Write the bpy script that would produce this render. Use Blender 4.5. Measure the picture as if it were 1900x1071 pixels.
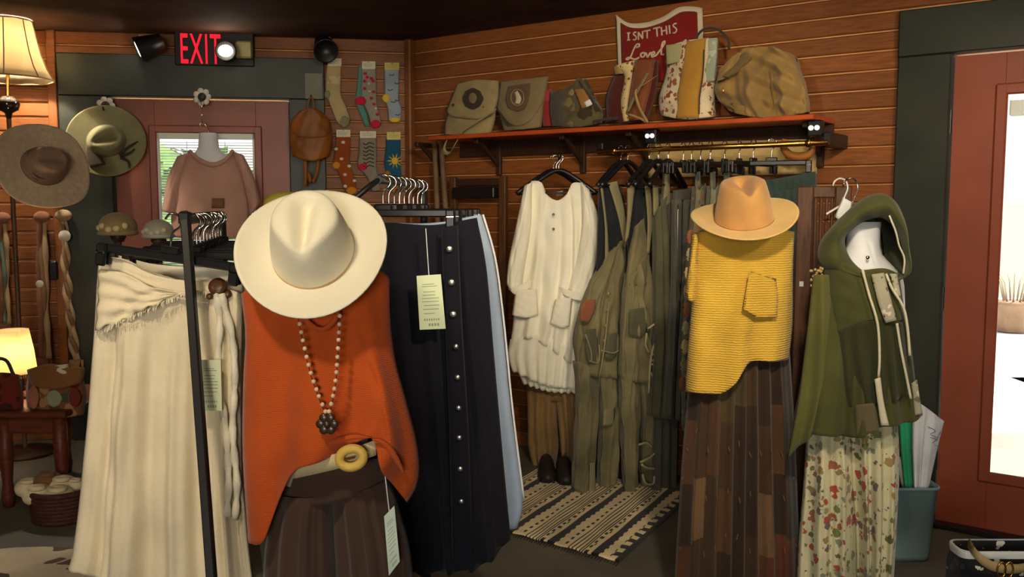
import bpy, bmesh, math, random
from mathutils import Vector, Matrix
random.seed(7)
for o in list(bpy.data.objects): bpy.data.objects.remove(o)
scene = bpy.context.scene
COL = scene.collection
V = Vector
# ------------------------------------------------------------------ camera
F, PITCH, CAMH = 1700.0, math.atan(155.5/1700.0), 1.40
cam_d = bpy.data.cameras.new('camera'); cam_d.sensor_width = 36.0; cam_d.lens = F/1900*36
cam_d.clip_start = 0.02
cam = bpy.data.objects.new('camera', cam_d); COL.objects.link(cam)
cam.location = (0, 0, CAMH); cam.rotation_euler = (math.pi/2-PITCH, 0, 0)
scene.camera = cam
# ------------------------------------------------------------------ world, daylight, exposure
w = bpy.data.worlds.new('daylight'); scene.world = w; w.use_nodes = True
wn = w.node_tree.nodes; wl = w.node_tree.links
bgn = wn['Background']; sky = wn.new('ShaderNodeTexSky'); sky.sky_type = 'HOSEK_WILKIE'
sky.sun_direction = (0.45, -0.3, 0.8); sky.turbidity = 9.0; sky.ground_albedo = 0.5
wl.new(sky.outputs[0], bgn.inputs[0]); bgn.inputs[1].default_value = 5.0
vs = scene.view_settings
vs.view_transform = 'Standard'; vs.look = 'None'; vs.exposure = 0.52; vs.gamma = 1.0
vs.use_curve_mapping = False
def light(name, kind, loc, energy, col=(1, .8, .55), target=None, **kw):
    d = bpy.data.lights.new(name, kind); d.energy = energy; d.color = col
    for k, v in kw.items(): setattr(d, k, v)
    o = bpy.data.objects.new(name, d); COL.objects.link(o); o.location = loc
    if target is not None:
        o.rotation_euler = (V(target)-V(loc)).to_track_quat('-Z', 'Y').to_euler()
    return o
# sun outside, on the porch beyond the glazed door
light('sun', 'SUN', (6, 6, 8), 6.0, (1, .97, .9), (4.4, 4.6, 0), angle=.02)
# daylight coming in through the shop window in the wall behind the camera
light('shop_window_daylight', 'AREA', (-0.3, -2.95, 1.5), 60, (1.0, .93, .78), (-0.2, 3, 1.2), shape='RECTANGLE', size=1.35, size_y=.95)

# ------------------------------------------------------------------ helpers: projection
cp, sp = math.cos(PITCH), math.sin(PITCH)
def ray(px, py):
    x = (px-950)/F; y = -(py-535.5)/F
    return V((x, cp+y*sp, -sp+y*cp))
CAM = V((0, 0, CAMH))
def P(px, py, Z):
    d = ray(px, py); return CAM+d*(Z/d.y)
def FL(px, py, h=0.0):
    d = ray(px, py); return CAM+d*((h-CAMH)/d.z)
class Plane:
    """a vertical plane that things hang in: O a point, a horizontal axis, n towards the room"""
    def __init__(s, O, a):
        s.O = V((O[0], O[1], 0)); s.a = V((a[0], a[1], 0)).normalized(); s.n = V((s.a.y, -s.a.x, 0))
    def px(s, px, py, off=0.0):
        d = ray(px, py); t = ((s.O+s.n*off-CAM).dot(s.n))/d.dot(s.n); return CAM+d*t
    def h(s, px, py=380): return (s.px(px, py)-s.O).dot(s.a)
    def at(s, h, z, off=0.0): return s.O+s.a*h+s.n*off+V((0, 0, z))
    def moved(s, off): return Plane(s.O+s.n*off, s.a)
def FP(cx, Z, yaw=0.0):
    p = P(cx, 535, Z); return Plane(p, (math.cos(math.radians(yaw)), math.sin(math.radians(yaw))))
CORNER = V((-.605, 5.71, 0))
WR = Plane(CORNER, (.808, -.59)); WL = Plane(CORNER, (.987, .156))

# ------------------------------------------------------------------ helpers: meshes
def root(name, loc, label=None, cat=None, group=None, kind=None):
    o = bpy.data.objects.new(name, None); COL.objects.link(o); o.location = loc
    o.empty_display_size = .05
    tag(o, label, cat, group, kind); return o
def tag(o, label=None, cat=None, group=None, kind=None):
    if label: o['label'] = label
    if cat: o['category'] = cat
    if group: o['group'] = group
    if kind: o['kind'] = kind
    return o
def offs(p):
    l = V((0, 0, 0))
    while p: l += p.location; p = p.parent
    return l
class MB:
    def __init__(s): s.v = []; s.f = []; s.m = []; s.mi = 0
    def add(s, vs, fs):
        b = len(s.v); s.v += [V(v) for v in vs]
        for f in fs: s.f.append([b+i for i in f]); s.m.append(s.mi)
        return s
    def box(s, c, sz, ax=None, bev=0.0):
        """c centre, sz full size along axes ax (3 vectors)"""
        ax = ax or (V((1,0,0)), V((0,1,0)), V((0,0,1))); c = V(c)
        X, Y, Z = [V(a)*(d/2) for a, d in zip(ax, sz)]
        if bev <= 0:
            q = [c+X*i+Y*j+Z*k for k in (-1,1) for j in (-1,1) for i in (-1,1)]
            return s.add(q, [(0,2,3,1),(4,5,7,6),(0,1,5,4),(2,6,7,3),(0,4,6,2),(1,3,7,5)])
        # chamfered box
        bx, by, bz = [1-min(.95, 2*bev/d) for d in sz]
        q = []; idx = {}
        for k in (-1,1):
            for j in (-1,1):
                for i in (-1,1):
                    for t, (fx, fy, fz) in enumerate(((1,by,bz),(bx,1,bz),(bx,by,1))):
                        idx[i,j,k,t] = len(q); q.append(c+X*i*fx+Y*j*fy+Z*k*fz)
        fs = []
        for e in (-1, 1):
            fs.append([idx[e,j,k,0] for j,k in ((-1,-1),(1,-1),(1,1),(-1,1))])
            fs.append([idx[i,e,k,1] for i,k in ((-1,-1),(1,-1),(1,1),(-1,1))])
            fs.append([idx[i,j,e,2] for i,j in ((-1,-1),(1,-1),(1,1),(-1,1))])
        for j in (-1,1):
            for k in (-1,1): fs.append([idx[-1,j,k,1], idx[1,j,k,1], idx[1,j,k,2], idx[-1,j,k,2]])
        for i in (-1,1):
            for k in (-1,1): fs.append([idx[i,-1,k,0], idx[i,1,k,0], idx[i,1,k,2], idx[i,-1,k,2]])
            for j in (-1,1): fs.append([idx[i,j,-1,0], idx[i,j,1,0], idx[i,j,1,1], idx[i,j,-1,1]])
        for i in (-1,1):
            for j in (-1,1):
                for k in (-1,1): fs.append([idx[i,j,k,0], idx[i,j,k,1], idx[i,j,k,2]])
        return s.add(q, fs)
    def tube(s, pts, r, seg=8, closed=False, caps=True, flat=None):
        pts = [V(p) for p in pts]; n = len(pts)
        rr = r if isinstance(r, (list, tuple)) else [r]*n
        vs = []; prev = None
        for i, p in enumerate(pts):
            if closed: t = pts[(i+1) % n]-pts[i-1]
            else: t = pts[min(i+1, n-1)]-pts[max(i-1, 0)]
            t.normalize()
            if prev is None:
                u = V((0,0,1)) if abs(t.z) < .9 else V((1,0,0))
                u = (u-t*u.dot(t)).normalized()
            else:
                u = prev-t*prev.dot(t)
                u = u.normalized() if u.length > 1e-6 else prev
            prev = u; b = t.cross(u)
            for k in range(seg):
                a = 2*math.pi*k/seg
                if flat: vs.append(p+flat[0]*(math.cos(a)*flat[2])+flat[1]*(math.sin(a)*rr[i]))
                else: vs.append(p+(u*math.cos(a)+b*math.sin(a))*rr[i])
        fs = []
        for i in range(n if closed else n-1):
            j = (i+1) % n
            for k in range(seg):
                l = (k+1) % seg
                fs.append((i*seg+k, i*seg+l, j*seg+l, j*seg+k))
        if not closed and caps:
            fs.append(list(range(seg))[::-1]); fs.append([(n-1)*seg+k for k in range(seg)])
        return s.add(vs, fs)
    def ribbon(s, pts, wv, th, nv):
        """strap: path with a constant width vector wv and thickness th along nv"""
        vs = []; n = len(pts)
        for p in pts:
            p = V(p); vs += [p-wv/2-nv*th/2, p+wv/2-nv*th/2, p+wv/2+nv*th/2, p-wv/2+nv*th/2]
        fs = [(0,1,2,3), [4*(n-1)+k for k in (3,2,1,0)]]
        for i in range(n-1):
            for k in range(4): fs.append((4*i+k, 4*i+4+k, 4*i+4+(k+1)%4, 4*i+(k+1)%4))
        return s.add(vs, fs)
    def lathe(s, prof, c, seg=24, ax=None, cap=(True, True)):
        """prof: (radius, height) list; ax: (x, y, z) axes"""
        ax = ax or (V((1,0,0)), V((0,1,0)), V((0,0,1))); c = V(c); vs = []; n = len(prof)
        for r, h in prof:
            for k in range(seg):
                a = 2*math.pi*k/seg; vs.append(c+ax[0]*(r*math.cos(a))+ax[1]*(r*math.sin(a))+ax[2]*h)
        fs = []
        for i in range(n-1):
            for k in range(seg):
                l = (k+1) % seg; fs.append((i*seg+k, i*seg+l, (i+1)*seg+l, (i+1)*seg+k))
        if cap[0]: fs.append(list(range(seg))[::-1])
        if cap[1]: fs.append([(n-1)*seg+k for k in range(seg)])
        return s.add(vs, fs)
    def ball(s, c, r, seg=12, rings=8, ax=None):
        r = r if isinstance(r, (tuple, list)) else (r, r, r)
        ax = ax or (V((1,0,0)), V((0,1,0)), V((0,0,1))); c = V(c)
        vs = [c-ax[2]*r[2]]
        for i in range(1, rings):
            t = math.pi*i/rings
            for k in range(seg):
                a = 2*math.pi*k/seg
                vs.append(c+ax[0]*(r[0]*math.sin(t)*math.cos(a))+ax[1]*(r[1]*math.sin(t)*math.sin(a))-ax[2]*(r[2]*math.cos(t)))
        vs.append(c+ax[2]*r[2]); fs = []
        for k in range(seg):
            l = (k+1) % seg; fs.append((0, 1+l, 1+k)); b = 1+(rings-2)*seg; fs.append((b+k, b+l, len(vs)-1))
        for i in range(rings-2):
            for k in range(seg):
                l = (k+1) % seg; fs.append((1+i*seg+k, 1+i*seg+l, 1+(i+1)*seg+l, 1+(i+1)*seg+k))
        return s.add(vs, fs)
    def prism(s, poly, ext):
        """poly: 3D outline, ext: extrusion vector"""
        n = len(poly); vs = [V(p) for p in poly]+[V(p)+ext for p in poly]
        return s.add(vs, [list(range(n))[::-1], list(range(n, 2*n))]+[(i, (i+1)%n, n+(i+1)%n, n+i) for i in range(n)])
    def build(s, name, mats, parent=None, smooth=False, solid=0.0, sub=0, kind=None):
        mats = mats if isinstance(mats, (list, tuple)) else [mats]
        if parent: o0 = offs(parent)
        else:
            xs = [v.x for v in s.v]; ys = [v.y for v in s.v]; zs = [v.z for v in s.v]
            o0 = V(((min(xs)+max(xs))/2, (min(ys)+max(ys))/2, min(zs)))
        me = bpy.data.meshes.new(name); me.from_pydata([tuple(v-o0) for v in s.v], [], s.f)
        for m in mats: me.materials.append(m)
        me.polygons.foreach_set('material_index', s.m)
        bm = bmesh.new(); bm.from_mesh(me); bmesh.ops.recalc_face_normals(bm, faces=bm.faces)
        bm.to_mesh(me); bm.free()
        if smooth: me.polygons.foreach_set('use_smooth', [True]*len(me.polygons))
        me.update()
        o = bpy.data.objects.new(name, me); COL.objects.link(o)
        if parent: o.parent = parent
        else: o.location = o0
        if sub:
            md = o.modifiers.new('sub', 'SUBSURF'); md.levels = sub; md.render_levels = sub
        if solid:
            md = o.modifiers.new('solid', 'SOLIDIFY'); md.thickness = solid; md.offset = -1
        if kind: o['kind'] = kind
        return o
def copy_tree(o, parent=None, loc=None, rz=None):
    c = o.copy(); COL.objects.link(c); c.parent = parent
    if loc is not None: c.location = loc
    if rz is not None: c.rotation_euler = (0, 0, rz)
    for ch in list(o.children): copy_tree(ch, c)
    return c
def poly_at(pts, t, smooth=True):
    """point at fraction t (by length) of a polyline, Catmull-Rom smoothed"""
    if len(pts) == 1: return pts[0]
    ls = [0]
    for a, b in zip(pts, pts[1:]): ls.append(ls[-1]+math.hypot(*[q-p for p, q in zip(a, b)]))
    d = t*ls[-1]; i = 0
    while i < len(pts)-2 and d > ls[i+1]: i += 1
    seg = ls[i+1]-ls[i]; u = (d-ls[i])/seg if seg > 1e-9 else 0
    if not smooth or len(pts) == 2: return tuple(p+(q-p)*u for p, q in zip(pts[i], pts[i+1]))
    p1, p2 = pts[i], pts[i+1]
    p0 = pts[i-1] if i > 0 else tuple(2*a-b for a, b in zip(p1, p2))
    p3 = pts[i+2] if i+2 < len(pts) else tuple(2*a-b for a, b in zip(p2, p1))
    return tuple(.5*((2*b)+(c-a)*u+(2*a-5*b+4*c-d_)*u*u+(3*b-a-3*c+d_)*u**3) for a, b, c, d_ in zip(p0, p1, p2, p3))
def spline(pts, n): return [V(poly_at([tuple(p) for p in pts], i/(n-1))) for i in range(n)]
def h2(i, j=0, k=0):
    x = math.sin(i*127.1+j*311.7+k*74.7)*43758.5453; return x-math.floor(x)
def cloth(name, T, L, R, B, pl, depth, mat, parent=None, nu=26, nv=34, folds=(), back=.75, solid=.003, off=0.0,
          topd=1.0, botd=1.0, pw=2.2, wrinkle=.0, matfn=None, smooth=True, hem=0.0, seed=0, sheet=False, kind=None):
    """a sewn, hollow piece of cloth: outline T/L/R/B (tops, sides, hem), hanging in plane pl, depth = half thickness
    folds: (count, amplitude, phase, power of growth to the hem). sheet=True: one layer only (patches, pockets, ruffles)"""
    c00, c10 = T[0], T[-1]; c01, c11 = B[0], B[-1]
    Ls = [poly_at(L, j/nv) for j in range(nv+1)]; Rs = [poly_at(R, j/nv) for j in range(nv+1)]
    Ts = [poly_at(T, i/nu) for i in range(nu+1)]; Bs = [poly_at(B, i/nu) for i in range(nu+1)]
    def fold(s, t):
        d = 0
        for n, a, ph, pw_ in folds:
            d += a*(t**pw_)*math.sin(2*math.pi*n*s+ph+1.1*math.sin(3.1*s*n*.37+ph*2+t*.9))
        if wrinkle:
            d += wrinkle*(math.sin(17*s+9*t+seed)+math.sin(-11*s+21*t+2*seed)+.6*math.sin(31*s+13*t+seed*3)+.6*math.sin(23*t-19*s+seed))*.4
        return d
    vs = []; ncol = nu+1 if sheet else 2*nu
    for j in range(nv+1):
        t = j/nv; dp = depth*(topd+(botd-topd)*t)
        for c in range(ncol):
            i = c if c <= nu else 2*nu-c; s = i/nu; front = c <= nu
            x, y = [(1-t)*Ts[i][k]+t*Bs[i][k]+(1-s)*Ls[j][k]+s*Rs[j][k]
                    -((1-s)*(1-t)*c00[k]+s*(1-t)*c10[k]+(1-s)*t*c01[k]+s*t*c11[k]) for k in (0, 1)]
            bl = max(0, 1-abs(2*s-1)**pw)**(1/pw)
            e0 = off+(dp*bl if front or sheet else 0)
            if sheet: d = fold(s, t)
            else:
                edge = min(1, 6*min(s, 1-s)+.25)
                d = fold(s, t)*edge if front else -dp*back*bl-fold(s+.13, t)*edge*.8
            if hem and t > .6: y += hem*((t-.6)/.4)**2*math.sin(2*math.pi*s*9+seed+(0 if front else 2))
            vs.append(pl.px(x, y, e0)+pl.n*d)
    m = MB(); fs = []; mi = []
    for j in range(nv):
        for c in range(nu if sheet else ncol):
            e = (c+1) % ncol
            fs.append((j*ncol+c, j*ncol+e, (j+1)*ncol+e, (j+1)*ncol+c))
            mi.append(matfn(c/ncol, j/nv, c, j) if matfn else 0)
    m.add(vs, fs); m.m = mi
    return m.build(name, mat, parent, smooth, solid, kind=kind)
def rect(x0, y0, x1, y1):
    """outline shorthand for cloth()"""
    return dict(T=[(x0, y0), (x1, y0)], L=[(x0, y0), (x0, y1)], R=[(x1, y0), (x1, y1)], B=[(x0, y1), (x1, y1)])
def quad(a, b, c, d):
    """tl, tr, br, bl"""
    return dict(T=[a, b], L=[a, d], R=[b, c], B=[d, c])
def blob(cx, cy, rx, ry, k=.7):
    """rounded outline for cloth()"""
    q = [(cx-rx*k, cy-ry*k), (cx, cy-ry), (cx+rx*k, cy-ry*k), (cx+rx, cy), (cx+rx*k, cy+ry*k), (cx, cy+ry), (cx-rx*k, cy+ry*k), (cx-rx, cy)]
    return dict(T=[q[0], q[1], q[2]], R=[q[2], q[3], q[4]], B=[q[6], q[5], q[4]], L=[q[0], q[7], q[6]])

# ------------------------------------------------------------------ materials
def srgb(r, g, b):
    return tuple(((c/255)/12.92 if c/255 < .04045 else ((c/255+.055)/1.055)**2.4) for c in (r, g, b))
MATS = {}
def mat(name, col, rough=.8, var=.12, scale=6, bump=.0, bscale=200, metal=0.0, col2=None, stretch=(1,1,1), sheen=0.0,
        coat=0.0, emit=None, estr=0.0, trans=0.0, spec=.3, alpha=1.0, subs=0.0, rnd=0.0):
    if name in MATS: return MATS[name]
    m = bpy.data.materials.new(name); m.use_nodes = True; nt = m.node_tree; N = nt.nodes; Lk = nt.links
    b = N['Principled BSDF']
    b.inputs['Roughness'].default_value = rough; b.inputs['Metallic'].default_value = metal
    b.inputs['Specular IOR Level'].default_value = spec
    if sheen: b.inputs['Sheen Weight'].default_value = sheen; b.inputs['Sheen Roughness'].default_value = .5
    if coat: b.inputs['Coat Weight'].default_value = coat; b.inputs['Coat Roughness'].default_value = .25
    if trans: b.inputs['Transmission Weight'].default_value = trans
    if alpha < 1: b.inputs['Alpha'].default_value = alpha
    if emit: b.inputs['Emission Color'].default_value = (*emit, 1); b.inputs['Emission Strength'].default_value = estr
    tc = N.new('ShaderNodeTexCoord'); mp = N.new('ShaderNodeMapping'); mp.inputs['Scale'].default_value = stretch
    Lk.new(tc.outputs['Object'], mp.inputs[0])
    nz = N.new('ShaderNodeTexNoise'); nz.inputs['Scale'].default_value = scale; nz.inputs['Detail'].default_value = 5
    Lk.new(mp.outputs[0], nz.inputs['Vector'])
    if rnd:
        oi = N.new('ShaderNodeObjectInfo'); ad = N.new('ShaderNodeVectorMath'); ad.operation = 'MULTIPLY_ADD'
        cx = N.new('ShaderNodeCombineXYZ')
        for k in range(3): Lk.new(oi.outputs['Random'], cx.inputs[k])
        ad.inputs[1].default_value = (37, 53, 71); Lk.new(cx.outputs[0], ad.inputs[0]); Lk.new(tc.outputs['Object'], ad.inputs[2])
        Lk.new(ad.outputs[0], mp.inputs[0])
    rp = N.new('ShaderNodeValToRGB'); c = V(col); d = V(col2) if col2 else c*(1-var*2)
    e = c if col2 else c*(1+var)
    rp.color_ramp.elements[0].color = (*d, 1); rp.color_ramp.elements[1].color = (*[min(1, q) for q in e], 1)
    rp.color_ramp.elements[0].position = .3; rp.color_ramp.elements[1].position = .7
    Lk.new(nz.outputs[0], rp.inputs[0])
    out = rp.outputs[0]
    if rnd:
        hs = N.new('ShaderNodeHueSaturation'); mr = N.new('ShaderNodeMapRange')
        mr.inputs['To Min'].default_value = 1-rnd; mr.inputs['To Max'].default_value = 1+rnd
        Lk.new(oi.outputs['Random'], mr.inputs['Value']); Lk.new(mr.outputs[0], hs.inputs['Value']); Lk.new(out, hs.inputs['Color']); out = hs.outputs[0]
    Lk.new(out, b.inputs['Base Color'])
    if bump:
        n2 = N.new('ShaderNodeTexNoise'); n2.inputs['Scale'].default_value = bscale; n2.inputs['Detail'].default_value = 3
        Lk.new(mp.outputs[0], n2.inputs['Vector'])
        bp = N.new('ShaderNodeBump'); bp.inputs['Strength'].default_value = bump; bp.inputs['Distance'].default_value = .004
        Lk.new(n2.outputs[0], bp.inputs['Height']); Lk.new(bp.outputs[0], b.inputs['Normal'])
    MATS[name] = m; return m
def fabric(name, rgb, **k):
    k.setdefault('rough', .9); k.setdefault('bump', .35); k.setdefault('bscale', 260); k.setdefault('spec', .15)
    k.setdefault('sheen', .15); k.setdefault('var', .1)
    return mat(name, srgb(*rgb), **k)
def glow(name, rgb, s):
    m = mat(name, srgb(*rgb), emit=srgb(*rgb), estr=s, var=0); return m
def ribbed(name, rgb, freq, axis=2, strength=.7):
    """knit with ribs: wave bump along one axis"""
    m = fabric(name, rgb, bump=.3); nt = m.node_tree; N = nt.nodes; Lk = nt.links
    wv = N.new('ShaderNodeTexWave'); wv.bands_direction = 'XYZ'[axis]; wv.inputs['Scale'].default_value = freq; wv.inputs['Distortion'].default_value = 2.5
    wv.inputs['Detail'].default_value = 2
    wv.inputs['Detail Scale'].default_value = 2
    tc = [n for n in N if n.type == 'TEX_COORD'][0]; Lk.new(tc.outputs['Object'], wv.inputs['Vector'])
    b2 = N.new('ShaderNodeBump'); b2.inputs['Strength'].default_value = strength; b2.inputs['Distance'].default_value = .006
    bp = [n for n in N if n.type == 'BUMP'][0]; Lk.new(bp.outputs[0], b2.inputs['Normal']); Lk.new(wv.outputs[0], b2.inputs['Height'])
    Lk.new(b2.outputs[0], N['Principled BSDF'].inputs['Normal']); return m
def printed(name, base, spots, scale=30, cover=.5, thin=None):
    """cloth with a printed pattern: voronoi cells in several inks over a ground colour"""
    m = fabric(name, base); nt = m.node_tree; N = nt.nodes; Lk = nt.links; b = N['Principled BSDF']
    ground = b.inputs['Base Color'].links[0].from_socket
    tc = [n for n in N if n.type == 'TEX_COORD'][0]
    nz = N.new('ShaderNodeTexNoise'); nz.inputs['Scale'].default_value = scale*1.3; Lk.new(tc.outputs['Object'], nz.inputs['Vector'])
    va = N.new('ShaderNodeVectorMath'); va.operation = 'MULTIPLY_ADD'; va.inputs[1].default_value = (.9/scale,)*3
    Lk.new(nz.outputs['Color'], va.inputs[0]); Lk.new(tc.outputs['Object'], va.inputs[2])
    vo = N.new('ShaderNodeTexVoronoi'); vo.inputs['Scale'].default_value = scale; Lk.new(va.outputs[0], vo.inputs['Vector'])
    rp = N.new('ShaderNodeValToRGB'); rp.color_ramp.interpolation = 'CONSTANT'
    els = rp.color_ramp.elements
    while len(els) < len(spots): els.new(.5)
    for i, c in enumerate(spots): els[i].position = i/len(spots); els[i].color = (*srgb(*c), 1)
    sx = N.new('ShaderNodeSeparateColor'); Lk.new(vo.outputs['Color'], sx.inputs[0]); Lk.new(sx.outputs[0], rp.inputs[0])
    ra = N.new('ShaderNodeMath'); ra.operation = 'MULTIPLY'; Lk.new(sx.outputs[1], ra.inputs[0]); ra.inputs[1].default_value = cover
    lt = N.new('ShaderNodeMath'); lt.operation = 'LESS_THAN'; Lk.new(vo.outputs['Distance'], lt.inputs[0]); Lk.new(ra.outputs[0], lt.inputs[1])
    mx = N.new('ShaderNodeMix'); mx.data_type = 'RGBA'; Lk.new(lt.outputs[0], mx.inputs['Factor']); Lk.new(ground, mx.inputs['A']); Lk.new(rp.outputs[0], mx.inputs['B'])
    Lk.new(mx.outputs['Result'], b.inputs['Base Color']); return m
wood_wall = mat('redwood_plank', srgb(128, 74, 34), rough=.5, var=.16, scale=9, stretch=(1.2, 1.2, 14), bump=.12, bscale=40, spec=.3, rnd=.16)
wood_wall.node_tree.nodes['Principled BSDF'].inputs['Coat Weight'].default_value = .03
wood_wall.node_tree.nodes['Principled BSDF'].inputs['Coat Roughness'].default_value = .3
joint_glint = mat('plank_joint_glint', srgb(205, 150, 98), rough=.7)  # pale backing colour paints in the light that catches the plank edges
green_trim = mat('dark_green_paint', srgb(44, 47, 40), rough=.42, var=.15, scale=5, bump=.08, bscale=25, spec=.35)
door_red = mat('terracotta_door_paint', srgb(140, 68, 46), rough=.4, var=.08, scale=4, bump=.05, bscale=30, spec=.45)
ceil_m = mat('dark_stained_ceiling', srgb(78, 54, 44), rough=.95, var=.2, scale=3, spec=.1)
floor_m = mat('grey_painted_floor', srgb(96, 91, 82), rough=.55, var=.1, scale=4, bump=.1, bscale=60)
black = mat('black_plastic', srgb(22, 21, 24), rough=.35, var=.05, spec=.5)
black_metal = mat('black_powdercoat', srgb(24, 22, 24), rough=.4, var=.05, spec=.5)
chrome = mat('chrome', srgb(225, 222, 215), rough=.12, metal=1.0, var=.02)
brass = mat('brass', srgb(205, 155, 75), rough=.25, metal=1.0, var=.05)
white_pl = mat('white_plastic', srgb(225, 228, 232), rough=.4, var=.03)
paper = mat('pale_green_tag_paper', srgb(214, 224, 190), rough=.8, var=.05)
ink = mat('tag_ink', srgb(146, 160, 130), rough=.9)
brown_wood = mat('brown_wood', srgb(92, 58, 36), rough=.5, var=.2, scale=12, stretch=(8, 8, 1), bump=.1, bscale=60)
dark_wood = mat('dark_wood', srgb(58, 36, 24), rough=.5, var=.2, scale=12, stretch=(8, 8, 1))
# ------------------------------------------------------------------ the room
CEIL = 2.40
Z3 = V((0, 0, 1))
def struct(name, mb, m, **k):
    o = mb.build(name, m, None, **k); o['kind'] = 'structure'; return o
fp = [(-4.3, -3.1), (3.9, -3.1), (3.9, 2.45), tuple((WR.at(0, 0, -.12))[:2]), (-4.3, 5.3)]
fp = [V((-4.4, -3.1, 0)), V((4.0, -3.1, 0)), WR.at(5.6, 0, -.1), WR.at(0, 0, -.1), WL.at(-4.0, 0, -.1)]
floor = struct('floor', MB().prism([p-Z3*.08 for p in fp], Z3*.08), floor_m)
ceiling = struct('ceiling', MB().prism([p+Z3*CEIL for p in fp], Z3*.1), ceil_m)
D1 = (WL.h(214), WL.h(541)); D1W = (WL.h(291), WL.h(478))
D2 = (WR.h(1757), WR.h(1757)+.93); D2W = (D2[0]+.20, D2[0]+.73)
def wall(name, pl, h0, h1, op, ztop, tw):
    """backing with an opening op=(a,b) up to ztop, then planks, tw = casing widths (left, right, top)"""
    m = MB(); ax = (pl.a, pl.n, Z3)
    for a, b, z0, z1 in ((h0, op[0], 0, CEIL), (op[1], h1, 0, CEIL), (op[0], op[1], ztop, CEIL)):
        m.box(pl.at((a+b)/2, (z0+z1)/2, -.06), (b-a, .1, z1-z0), ax)
    wo = struct(name, m, joint_glint); ang = math.atan2(pl.a.y, pl.a.x)
    rows = int(CEIL/.083); cache = {}
    for r in range(rows+1):
        z0 = r*.083; z1 = min(z0+.076, CEIL-.001)
        if z1-z0 < .02: continue
        if z0 > ztop+tw[2]-.05: spans = [(h0, h1)]
        else: spans = [(h0, op[0]-tw[0]+.03), (op[1]+tw[1]-.03, h1)]
        for (a, b) in spans:
            if b-a < .05: continue
            key = (round(b-a, 4), round(z1-z0, 4))
            if key not in cache:
                ln = b-a; hh = z1-z0; c = .005; t = .012
                prof = [(0, 0), (t-c, 0), (t, c), (t, hh-c), (t-c, hh), (0, hh)]
                me = bpy.data.meshes.new('plank'); n = len(prof)
                vs = [(0, -y, z) for y, z in prof]+[(ln, -y, z) for y, z in prof]
                fs = [[i, n+i, n+(i+1) % n, (i+1) % n] for i in range(n)]+[list(range(n)), list(range(n, 2*n))[::-1]]
                me.from_pydata(vs, [], fs); me.materials.append(wood_wall)
                bm = bmesh.new(); bm.from_mesh(me); bmesh.ops.recalc_face_normals(bm, faces=bm.faces); bm.to_mesh(me); bm.free()
                cache[key] = me
            o = bpy.data.objects.new('plank', cache[key]); COL.objects.link(o); o.parent = wo
            o.location = pl.at(a, z0, -.009+.0015*random.random())-wo.location; o.rotation_euler = (0, 0, ang)
    return wo
wall('wall_left', WL, -4.0, 0.0, D1, 2.03, (.29, .22, .25))
wall('wall_right', WR, 0.0, 5.6, D2, 2.03, (.2, .2, .2))
rear = mat('brown_rear_wall', srgb(120, 84, 60), rough=.8)
m = MB()
for a, b, z0, z1 in ((-4.4, -1.0, 0, CEIL), (.4, 4.0, 0, CEIL), (-1, .4, 0, 1.0), (-1, .4, 2.0, CEIL)):
    m.box(((a+b)/2, -3.1, (z0+z1)/2), (b-a, .1, z1-z0))
struct('wall_back', m, rear)
e = WR.at(5.6, 0, -.1)
def slab(name, p, q):
    d = (q-p); c = (p+q)/2+Z3*CEIL/2; u = d.normalized()
    return struct(name, MB().box(c, (d.length, .1, CEIL), (u, V((u.y, -u.x, 0)), Z3)), rear)
slab('wall_east', V((4.0, -3.1, 0)), WR.at(5.6, 0, -.1)); slab('wall_west', V((-4.4, -3.1, 0)), WL.at(-4.0, 0, -.1))
# corner strip
struct('trim_3', MB().box(CORNER+V((-.02, -.03, CEIL/2)), (.05, .05, CEIL), (WR.a, WR.n, Z3), .008), wood_wall)
struct('trim_4', MB().box(WL.at(WL.h(108), CEIL/2, .012), (.05, .02, CEIL), (WL.a, WL.n, Z3), .004), wood_wall)
# casings
def casing(name, pl, op, ztop, tw, mt):
    ax = (pl.a, pl.n, Z3); m = MB()
    r = root(name, pl.at((op[0]+op[1])/2, 0, .02), kind='structure')
    MB().box(pl.at(op[0]-tw[0]/2, ztop/2, .022), (tw[0], .035, ztop), ax, .004).build('side_board', mt, r)
    MB().box(pl.at(op[1]+tw[1]/2, ztop/2, .022), (tw[1], .035, ztop), ax, .004).build('side_board', mt, r)
    MB().box(pl.at((op[0]-tw[0]+op[1]+tw[1])/2, ztop+tw[2]/2, .026), (op[1]-op[0]+tw[0]+tw[1], .043, tw[2]), ax, .004).build('head_board', mt, r)
    for h in (op[0]-.004, op[1]+.004):
        MB().box(pl.at(h, ztop/2, -.05), (.012, .11, ztop), ax).build('jamb', mt, r)
    return r
casing('trim_1', WL, D1, 2.03, (.28, .21, .24), green_trim)
casing('trim_2', WR, D2, 2.03, (.21, .21, .195), green_trim)
glass = mat('window_glass', (1, 1, 1), rough=.02, var=0)
nt = glass.node_tree; tr = nt.nodes.new('ShaderNodeBsdfTransparent'); gl = nt.nodes.new('ShaderNodeBsdfGlossy'); gl.inputs['Roughness'].default_value = .02
mx = nt.nodes.new('ShaderNodeMixShader'); fr = nt.nodes.new('ShaderNodeFresnel'); nt.links.new(fr.outputs[0], mx.inputs[0])
nt.links.new(tr.outputs[0], mx.inputs[1]); nt.links.new(gl.outputs[0], mx.inputs[2]); nt.links.new(mx.outputs[0], nt.nodes['Material Output'].inputs[0])
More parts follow.
